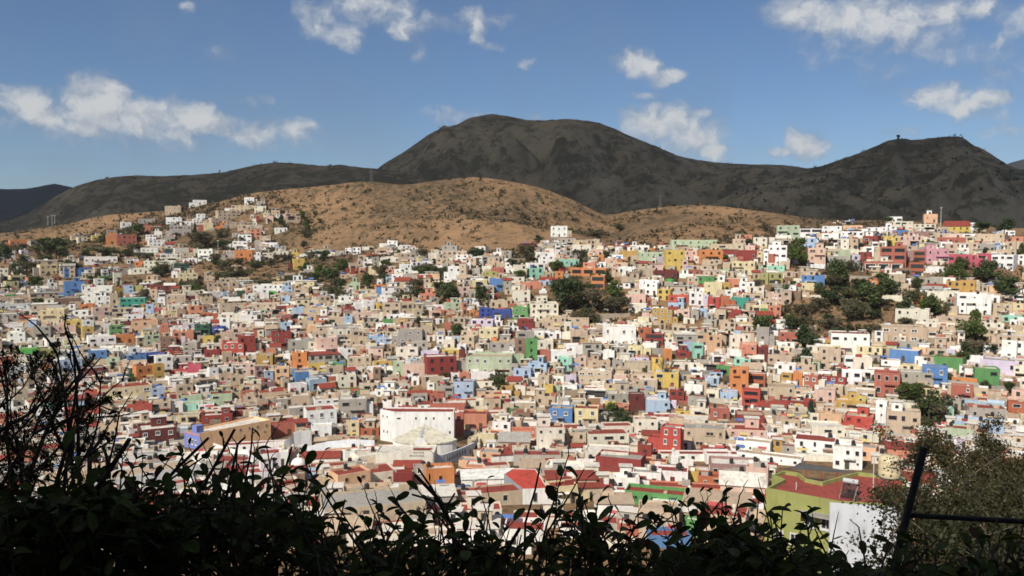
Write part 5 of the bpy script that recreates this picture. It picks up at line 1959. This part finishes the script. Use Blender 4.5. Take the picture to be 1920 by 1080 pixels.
# ------------------------------------------------------------------ the cumulus overhead whose shadow lies on the mountains
def cumulus():
    # outline of its shadow on the ground, moved up along the sun's direction
    out = [(-3300, 1100), (-900, 960), (-500, 1010), (-200, 1080), (60, 1080), (150, 960), (190, 760), (225, 640), (320, 590), (520, 580), (1500, 700), (2300, 1500), (2300, 3300), (1500, 4400), (-1200, 4700), (-3300, 4700)]
    H = 1250.0; sh = S * (H / S.z)
    def inside(x, y):
        c = False; n = len(out)
        for i in range(n):
            (x0, y0), (x1, y1) = out[i], out[(i + 1) % n]
            if (y0 > y) != (y1 > y) and x < (x1 - x0) * (y - y0) / (y1 - y0) + x0: c = not c
        return c
    st = 55; g = Geo(); idx = {}; cells = []
    for i in range(-64, 48):
        for j in range(8, 90):
            x, y = i * st, j * st
            if inside(x + 18 * noise.noise(Vector((x * .01, y * .01, 0))), y + 18 * noise.noise(Vector((x * .01, y * .01, 9)))): cells.append((i, j))
    cs = set(cells)
    def vid(i, j, k):
        key = (i, j, k)
        if key not in idx:
            x, y = (i - .5) * st, (j - .5) * st
            edge = min(1.0, sum((a, b) in cs for a in range(i - 3, i + 3) for b in range(j - 3, j + 3)) / 36 * 1.2)
            v = Vector((x, y, 0))
            up = edge * (60 + 200 * abs(noise.fractal(v * .004, 1, 2, 4))) if k else -edge * (8 + 30 * noise.fractal(v * .006, 1, 2, 3))
            jit = Vector((noise.noise(v * .02), noise.noise(v * .02 + Vector((7, 3, 1))), 0)) * 22
            idx[key] = len(g.v); g.v.append(tuple(v + jit + sh + Vector((0, 0, up))))
        return idx[key]
    for (i, j) in cells:
        g.f.append((vid(i, j, 1), vid(i + 1, j, 1), vid(i + 1, j + 1, 1), vid(i, j + 1, 1))); g.m.append(0); g.c.append(None)
        g.f.append((vid(i, j, 0), vid(i, j + 1, 0), vid(i + 1, j + 1, 0), vid(i + 1, j, 0))); g.m.append(0); g.c.append(None)
        for (a, b, p, q) in ((i - 1, j, (i, j), (i, j + 1)), (i + 1, j, (i + 1, j + 1), (i + 1, j)), (i, j - 1, (i + 1, j), (i, j)), (i, j + 1, (i, j + 1), (i + 1, j + 1))):
            if (a, b) not in cs:
                g.f.append((vid(*p, 0), vid(*q, 0), vid(*q, 1), vid(*p, 1))); g.m.append(0); g.c.append(None)
    m, N, b = new_mat('cloud'); b.inputs['Base Color'].default_value = (.9, .9, .92, 1); b.inputs['Roughness'].default_value = 1
    tr = N.n('ShaderNodeBsdfTranslucent'); tr.inputs[0].default_value = (.9, .9, .92, 1)
    mx = N.n('ShaderNodeMixShader'); mx.inputs[0].default_value = .45
    N.link(b.outputs[0], mx.inputs[1]); N.link(tr.outputs[0], mx.inputs[2]); N.link(mx.outputs[0], [n for n in N.t.nodes if n.type == 'OUTPUT_MATERIAL'][0].inputs[0])
    o = obj('cloud', g.mesh('cloud', [m], True)); o['kind'] = 'structure'; o['label'] = 'cumulus overhead that shades the mountains'
cumulus()
# ------------------------------------------------------------------ the viewpoint: hedge, thorn shrub, fence, mesquite, added shade house behind the viewer
def leaf_geo(g, mat=None, L=1.0, W=.56, fold=.18, bend=.12, col=None):
    rows = [(0, .04), (.22, .34), (.5, .46), (.76, .44), (.93, .22), (1.0, .02)]
    vs, fs = [], []
    for (t, w) in rows:
        z = -bend * t * t * L
        vs += [(-w * W * L, t * L, z + fold * w * W * L), (0, t * L, z), (w * W * L, t * L, z + fold * w * W * L)]
    for i in range(len(rows) - 1):
        a = i * 3
        fs += [(a, a + 1, a + 4, a + 3), (a + 1, a + 2, a + 5, a + 4)]
    g.add(vs, fs, 0, col, mat)
LEAVES = []
for (f_, b_, w_) in ((.35, .10, .58), (.6, .25, .52), (.2, -.1, .62), (.8, .3, .46)):
    g = Geo(); leaf_geo(g, None, 1.0, w_, f_, b_); LEAVES.append(g.mesh('leaf', [M['nearleaf']], True))
def frame(d, up_jit, rr):
    """rotation with local +y along d"""
    y = d.normalized(); x = y.cross(Vector((rr.uniform(-1, 1) * up_jit, rr.uniform(-1, 1) * up_jit, 1)))
    if x.length < 1e-3: x = Vector((1, 0, 0))
    x.normalize(); z = x.cross(y)
    return Matrix((x, y, z)).transposed()
TOPROW = [(-150, 860), (0, 870), (120, 850), (200, 840), (260, 868), (330, 862), (400, 848), (470, 850), (520, 846), (560, 880), (600, 905), (640, 930), (700, 948), (750, 940), (800, 925), (850, 945), (900, 930), (940, 955), (975, 990), (1005, 985),
          (1040, 900), (1075, 862), (1110, 905), (1150, 950), (1200, 978), (1245, 965), (1300, 958), (1340, 935), (1385, 915), (1425, 930), (1480, 955), (1530, 985), (1580, 1002), (1640, 1005), (1700, 1002), (1800, 1012), (1900, 1000), (2060, 990)]
def shrub(label, px0, px1, n, ind, seed, dens=1.0, fill=1.0, Y0=1.75, Y1=2.5):
    rr = random.Random(seed)
    Yc = 2.15; base = P((px0 + px1) / 2, 1670, Yc); base.z = -1.72
    root = thing('hedge_shrub', label, 'shrub', base, 'hedge in front of the viewpoint')
    gs, leaves = Geo(), []
    def twig(a, b, r0, r1, sag=.0, k=4):
        pts = []
        side = Vector((rr.gauss(0, 1), rr.gauss(0, 1), 0)) * (b - a).length * .05
        for i in range(k + 1):
            t = i / k; pts.append(a.lerp(b, t) + side * math.sin(math.pi * t) + Vector((rr.gauss(0, .002), rr.gauss(0, .002), 0)))
        gs.tube([rel(root, p) for p in pts], [r0 + (r1 - r0) * i / k for i in range(k + 1)], 5)
        return pts
    def leaf_at(p, d, s_):
        leaves.append((p, d, s_, rr.randrange(4)))
    for i in range(n):
        px = rr.uniform(px0, px1); Y = rr.uniform(Y0, Y1)
        sprig = i % 4 == 0
        lo = interp(TOPROW, px) + (56 + abs(rr.gauss(0, 34)) if not sprig else rr.uniform(-14, 22))
        tip = P(px + rr.uniform(-10, 10), lo, Y)
        b0 = Vector((base.x + (tip.x - base.x) * rr.uniform(.55, .95), base.y + rr.uniform(-.15, .2), rr.uniform(-1.5, -1.1)))
        b0.y = Y + rr.uniform(-.08, .08); b0.x = tip.x + rr.gauss(0, .22)
        main = twig(b0, tip, .006, .0016, k=7)
        L = (tip - b0).length
        bare = rr.random() < .2
        # leaves and side twigs over the visible upper part
        for k in range(int(L / .032)):
            t = 1 - k * .032 / L
            if t < .25: break
            j = t * 7; q = main[int(j)].lerp(main[min(7, int(j) + 1)], j - int(j))
            depth = (1 - t) * L
            if depth < .10 and bare: continue
            if rr.random() < (.62 if depth < .3 else .5) * dens * (.75 if sprig else 1):
                a = rr.uniform(0, 6.3); d = Vector((math.cos(a), math.sin(a) * .8, rr.uniform(.1, 1.1)))
                leaf_at(q, d, rr.uniform(.026, .052))
            if rr.random() < .20 * dens and depth > .04:
                a = rr.uniform(0, 6.3); e = q + Vector((math.cos(a) * .6, math.sin(a) * .5, rr.uniform(.4, 1.2))) * rr.uniform(.05, .12)
                er = proj(e)
                if er[1] < interp(TOPROW, er[0]) - 10: continue
                tw = twig(q, e, .0025, .001, k=3)
                for p in tw[1:]:
                    for _ in range(2):
                        if rr.random() < .75:
                            a = rr.uniform(0, 6.3); leaf_at(p, Vector((math.cos(a), math.sin(a) * .8, rr.uniform(0, 1.2))), rr.uniform(.022, .046))
        # thin bare tips rising above the leaves
        if rr.random() < .5:
            e = tip + Vector((rr.uniform(-.03, .03), 0, rr.uniform(.02, .07))); twig(tip, e, .0016, .0007, k=3)
            if rr.random() < .6: leaf_at(e, Vector((rr.uniform(-1, 1), 0, .6)), rr.uniform(.018, .03))
    # tangled inner growth that closes the hedge low down
    for _ in range(int((px1 - px0) * .42 * fill)):
        px = rr.uniform(px0, px1); Y = rr.uniform(Y0, Y1 + .3); t0 = interp(TOPROW, px)
        row = t0 + 92 + abs(rr.gauss(0, 1)) * 75
        if row > 1150: continue
        p = P(px, row, Y); dd = Vector((rr.gauss(0, 1), rr.gauss(0, .5), rr.gauss(.2, .6))).normalized() * rr.uniform(.08, .2)
        tw = twig(p - dd / 2, p + dd / 2, .003, .001, k=4)
        for q in tw:
            for _k in range(2):
                if rr.random() < .85:
                    a = rr.uniform(0, 6.3); leaf_at(q, Vector((math.cos(a), math.sin(a) * .8, rr.uniform(-.5, 1))), rr.uniform(.028, .055))
    obj('stems', gs.mesh('shrub_stems', [M['twig']], True), root)['kind'] = 'stuff'
    leaves.sort(key=lambda q: -(q[0].z / q[0].y))
    g = Geo()
    for k, (p, d, s_, v) in enumerate(leaves):
        fr = frame(d, .6, rr)
        if k < ind:
            o = obj('leaf', LEAVES[v], root, rr.choice(((.026, .046, .008), (.034, .058, .010), (.022, .038, .008), (.045, .026, .014), (.030, .054, .009))))
            o.matrix_local = Matrix.Translation(rel(root, p)) @ fr.to_4x4() @ Matrix.Scale(s_, 4)
        else:
            leaf_geo(g, Matrix.Translation(rel(root, p)) @ fr.to_4x4(), s_, (.58, .52, .62, .46)[v], .4, .15)
    if g.v:
        f = obj('foliage', g.mesh('shrub_foliage', [M['nearleaf']], True), root, (.026, .042, .009)); f['kind'] = 'stuff'
    return len(leaves)
nl = 0
for k, (a, b, n, lab) in enumerate(((-160, 130, 46, 'dark hedge shrub at the bottom-left corner'), (110, 330, 46, 'dark hedge shrub under the leaning bare sticks'), (310, 480, 38, 'leafy hedge shrub in front of the corner house'),
                                    (460, 600, 36, 'round-leaved hedge shrub in front of the white chapel'), (590, 760, 38, 'low hedge shrub below the peach corner house'), (750, 930, 40, 'low hedge shrub below the orange box house'),
                                    (925, 1010, 12, 'sparse hedge shrub in the gap of the hedge'), (1000, 1170, 30, 'tall sprig of hedge with a bent tip'), (1160, 1330, 36, 'hedge shrub below the long green house'),
                                    (1310, 1500, 46, 'dense hedge shrub peaking left of the lime house'), (1480, 1690, 40, 'low hedge shrub under the diamond wall'), (1670, 1880, 40, 'low hedge shrub at the foot of the fence post'), (1860, 2080, 30, 'low hedge shrub at the bottom-right corner'))):
    nl += shrub(lab, a, b, n, 110, 100 + k, .6 if 'sparse' in lab or 'sprig' in lab else 1.0, .25 if 'sparse' in lab else 1.3 if a < 200 or a > 1290 else .55 if a < 460 else .35)
    if 'sparse' not in lab and 'sprig' not in lab:      # lower growth that closes the hedge
        pass
print('leaves', nl)

# leaning bare sticks
def stick(label, pts, r, fork=()):
    ps = [P(x, y, Y) for x, y, Y in pts]
    root = thing('dry_branch', label, 'branch', Vector((ps[0].x, ps[0].y, -1.7)), 'dry branches in the hedge')
    g = Geo(); low = Vector((ps[0].x - (ps[1].x - ps[0].x) * 1.2, ps[0].y, -1.7)); g.tube([rel(root, low)] + [rel(root, p) for p in ps], [r * 1.2] + [r * (1 - .5 * k / len(ps)) for k in range(len(ps))], 6)
    obj('stem', g.mesh('stick', [M['twig']]), root)
    for f in fork:
        fs = [P(x, y, Y) for x, y, Y in f]
        g = Geo(); g.tube([rel(root, p) for p in fs], [r * .55 * (1 - .5 * k / len(fs)) for k in range(len(fs))], 5); obj('side_twig', g.mesh('side_twig', [M['twig']]), root)
stick('thick dry branch leaning right over the left hedge', [(150, 960, 1.9), (190, 905, 1.9), (243, 823, 1.9)], .008, [[(190, 905, 1.9), (168, 890, 1.9)], [(205, 880, 1.9), (198, 850, 1.9), (192, 835, 1.9)]])
stick('long straight dry branch in front of the corner house', [(330, 985, 2.0), (385, 905, 2.0), (440, 805, 2.0)], .005, [[(420, 842, 2.0), (418, 820, 2.0)]])
stick('dry branch crossing the lavender-blue wall', [(260, 960, 2.0), (330, 880, 2.0), (391, 821, 2.0)], .005, [[(300, 912, 2.0), (384, 856, 2.0)], [(330, 880, 2.0), (345, 850, 2.0)]])
stick('upright dry twig with a knob in front of the peach wall', [(425, 930, 2.0), (440, 860, 2.0), (446, 832, 2.0), (460, 820, 2.0)], .004, [[(446, 832, 2.0), (458, 822, 2.0)]])
stick('thin dry twig beside the knobbed twig', [(460, 900, 2.0), (470, 850, 2.0), (474, 802, 2.0)], .003)
stick('curved dry twig rising by the white chapel', [(520, 925, 2.0), (535, 880, 2.0), (547, 838, 2.0)], .004, [[(530, 895, 2.0), (550, 872, 2.0)]])
stick('forked dry stick below the orange box house', [(850, 990, 2.0), (822, 935, 2.0), (778, 890, 2.0)], .006, [[(822, 935, 2.0), (784, 878, 2.0)], [(835, 945, 2.0), (772, 927, 2.0)], [(838, 950, 2.0), (853, 925, 2.0)]])
stick('slanting dry stick in the hedge gap', [(915, 1095, 2.0), (945, 1040, 2.0), (975, 990, 2.0)], .006)
stick('thin twig standing over the red-roofed house', [(985, 980, 2.0), (1003, 920, 2.0), (1014, 868, 2.0)], .003)

# fine-leaved thorn shrub at the left edge
def thorn_shrub():
    rr = random.Random(77)
    base = Vector((-1.55, 2.3, -1.75)); root = thing('thorn_shrub', 'fine-leaved thorny shrub with tangled twigs at the left edge', 'shrub', base)
    g, gl = Geo(), Geo()
    def leaflets(a, b):
        d = (b - a); n = 9
        for k in range(n):
            p = a.lerp(b, (k + 1) / n)
            for s_ in (-1, 1):
                if rr.random() < .95:
                    e = d.normalized().cross(Vector((0, 1, .2))).normalized() * s_ + d.normalized() * .5
                    leaf_geo(gl, Matrix.Translation(rel(root, p)) @ frame(e, .5, rr).to_4x4(), rr.uniform(.007, .015), .42, .2, .0)
    def grow(a, d, L, r, lev):
        pts = [a]; p = a.copy(); n = 5
        for k in range(n):
            d = (d + Vector((rr.gauss(0, .16), rr.gauss(0, .10), rr.gauss(.03, .12)))).normalized()
            p = p + d * (L / n); pts.append(p.copy())
        g.tube([rel(root, q) for q in pts], [r * (1 - .65 * k / n) for k in range(n + 1)], 5 if lev < 2 else 4)
        if lev >= 2: leaflets(pts[1], pts[-1])
        if lev < 3:
            for k in range(rr.choice((4, 5, 6))):
                i = rr.randrange(1, n + 1); nd = (d + Vector((rr.gauss(0, .8), rr.gauss(0, .4), rr.gauss(.1, .5)))).normalized()
                x, y = proj(pts[i])
                if rr.random() < (x - 90) / 150 or rr.random() < (690 - y) / 110: continue
                grow(pts[i], nd, min(.30, L * rr.uniform(.4, .6)) * (.6 if y < 720 or x > 150 else 1), r * .5, lev + 1)
    for (px, row, tx, ty, r) in ((40, 1060, 12, 650, .011), (90, 1060, 40, 690, .010), (110, 1050, 108, 760, .009), (140, 1050, 110, 660, .008), (170, 1050, 155, 650, .009), (-20, 1060, -40, 650, .012), (20, 1050, 75, 700, .008), (180, 1040, 195, 705, .006), (-60, 1050, 20, 800, .009), (150, 1040, 185, 745, .006), (60, 1060, 60, 820, .008), (200, 1060, 150, 850, .007)):
        Y = rr.uniform(2.1, 2.7); a, b = P(px, row, Y), P(tx, ty, Y + rr.uniform(-.1, .1))
        lowp = Vector((a.x * .9 - .1, a.y, -1.75)); g.tube([rel(root, lowp), rel(root, a)], [r * 1.2, r], 5)
        grow(a, (b - a).normalized(), (b - a).length, r, 0)
    obj('stems', g.mesh('thorn_stems', [M['twig']], True), root)['kind'] = 'stuff'
    f = obj('foliage', gl.mesh('thorn_leaves', [M['nearleaf']]), root, (.035, .038, .016)); f['kind'] = 'stuff'
thorn_shrub()

# pipe fence at the right
q = P(1690, 1300, 4.6); q.z = -2.75
fe = thing('pipe_fence', 'black pipe fence with a leaning post and one rail at right', 'fence', q)
a, b = P(1732, 842, 4.6), P(1692, 1000, 4.6)
d = (a - b).normalized(); low = b - d * 1.2
g = Geo(); g.tube([rel(fe, low), rel(fe, a)], .022, 12); po = obj('post', g.mesh('fence_post', [M['metal']], True), fe, (.012, .012, .014))
g = Geo(); g.tube([rel(fe, a), rel(fe, a + d * .012)], .024, 12); obj('cap', g.mesh('post_cap', [M['metal']]), po, (.014, .014, .015))
g = Geo(); g.tube([rel(fe, P(1698, 966, 4.6)), rel(fe, P(2300, 998, 4.3))], .015, 10); obj('rail', g.mesh('fence_rail', [M['metal']], True), fe, (.012, .012, .016))

# mesquite thicket right of the fence
def mesquite(label, px, row_top, Y, w, n, seed, cols, leaf=.035):
    rr = random.Random(seed)
    top = P(px, row_top, Y); gz = P(px, row_at(px, Y), Y).z
    root = thing('mesquite_tree', label, 'tree', Vector((top.x, Y, gz)), 'mesquites beyond the fence')
    H = top.z - gz; gt = Geo(); tips = []
    gt.tube([(0, 0, -.4), (.1, 0, H * .25), (-.05, .1, H * .4)], [.11, .09, .07], 7)
    for k in range(26):
        a_ = rr.uniform(0, 6.3); q_ = rr.uniform(.3, 1) ** .6
        e = Vector((math.cos(a_) * w * q_, math.sin(a_) * w * q_ * .8, H * (1 - .55 * q_ ** 2 * rr.uniform(.5, 1.2)) - rr.uniform(0, .5)))
        m_ = Vector((e.x * .4, e.y * .4, H * .4 + (e.z - H * .4) * .5)); gt.tube([(0, .05, H * .3), m_, e], [.05, .03, .008], 5); tips.append((m_, e))
        for _ in range(6):
            t = rr.uniform(.3, 1); s0 = m_.lerp(e, t); s1 = s0 + Vector((rr.gauss(0, .35), rr.gauss(0, .35), rr.gauss(.1, .3))); gt.tube([s0, s1], [.012, .003], 4); tips.append((s0, s1))
    obj('trunk', gt.mesh('mesquite_trunk', [M['bark']]), root)
    g = Geo()
    def smp():
        m_, e = rr.choice(tips); return m_.lerp(e, rr.uniform(.3, 1.08)) + Vector((rr.gauss(0, .12), rr.gauss(0, .12), rr.gauss(0, .1)))
    leaf_quads(g, n, smp, leaf, None, rr)
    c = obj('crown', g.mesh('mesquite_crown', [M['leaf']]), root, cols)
mesquite('olive mesquite crown filling the right edge above the rail', 1870, 770, 22, 3.4, 42000, 5, (.044, .040, .016), .034)
mesquite('nearer dark mesquite crown behind the leaning post', 1835, 860, 13, 1.5, 20000, 6, (.034, .033, .013), .03)
mesquite('mesquite crown with yellowish sprays at the far right edge', 1960, 820, 16, 2.6, 22000, 8, (.044, .041, .015), .034)
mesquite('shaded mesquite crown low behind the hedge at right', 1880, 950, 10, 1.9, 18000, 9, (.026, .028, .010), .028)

# unseen house, added behind the viewer to keep sun off the hedge
vh = thing('added_shade_house', 'unseen plastered house added behind the viewpoint to shade the hedge', 'house', (-1, -4, -1.66))
g = Geo(); g.box(-14, 13, -9, 0, -1, 9.2); obj('wall', g.mesh('shade_house_wall', [M['wall']]), vh, lin((170, 150, 125)))
g = Geo(); g.box(-14.4, 13.4, -9.4, .4, 9.2, 9.5); obj('roof', g.mesh('shade_house_roof', [M['roof']]), vh, ROOFC['red'])
for k in range(6):
    for z in (1.6, 5.4): obj('window', WIN['frame'], vh, (.4, .38, .35), (-11 + k * 4.2, .004, z), math.pi, (1.2, 1, 1.8))
obj('door', DOOR, vh, (.08, .05, .03), (9.5, .004, 1.05), math.pi, (1.1, 1, 2.1))

# ------------------------------------------------------------------ thin haze between here and the mountains
g = Geo(); g.box(-5200, 5200, -120, 6400, -121.5, 640)
m = bpy.data.materials.new('thin_haze'); m.use_nodes = True; m.node_tree.nodes.clear()
pv = m.node_tree.nodes.new('ShaderNodeVolumePrincipled'); pv.inputs['Color'].default_value = (.95, .95, .96, 1); pv.inputs['Density'].default_value = 5.0e-5; pv.inputs['Anisotropy'].default_value = 0.2
mo = m.node_tree.nodes.new('ShaderNodeOutputMaterial'); m.node_tree.links.new(pv.outputs[0], mo.inputs['Volume'])
hz = obj('haze', g.mesh('haze', [m])); hz['kind'] = 'stuff'; hz['label'] = 'thin haze in the air over the valley'
settle_labels()
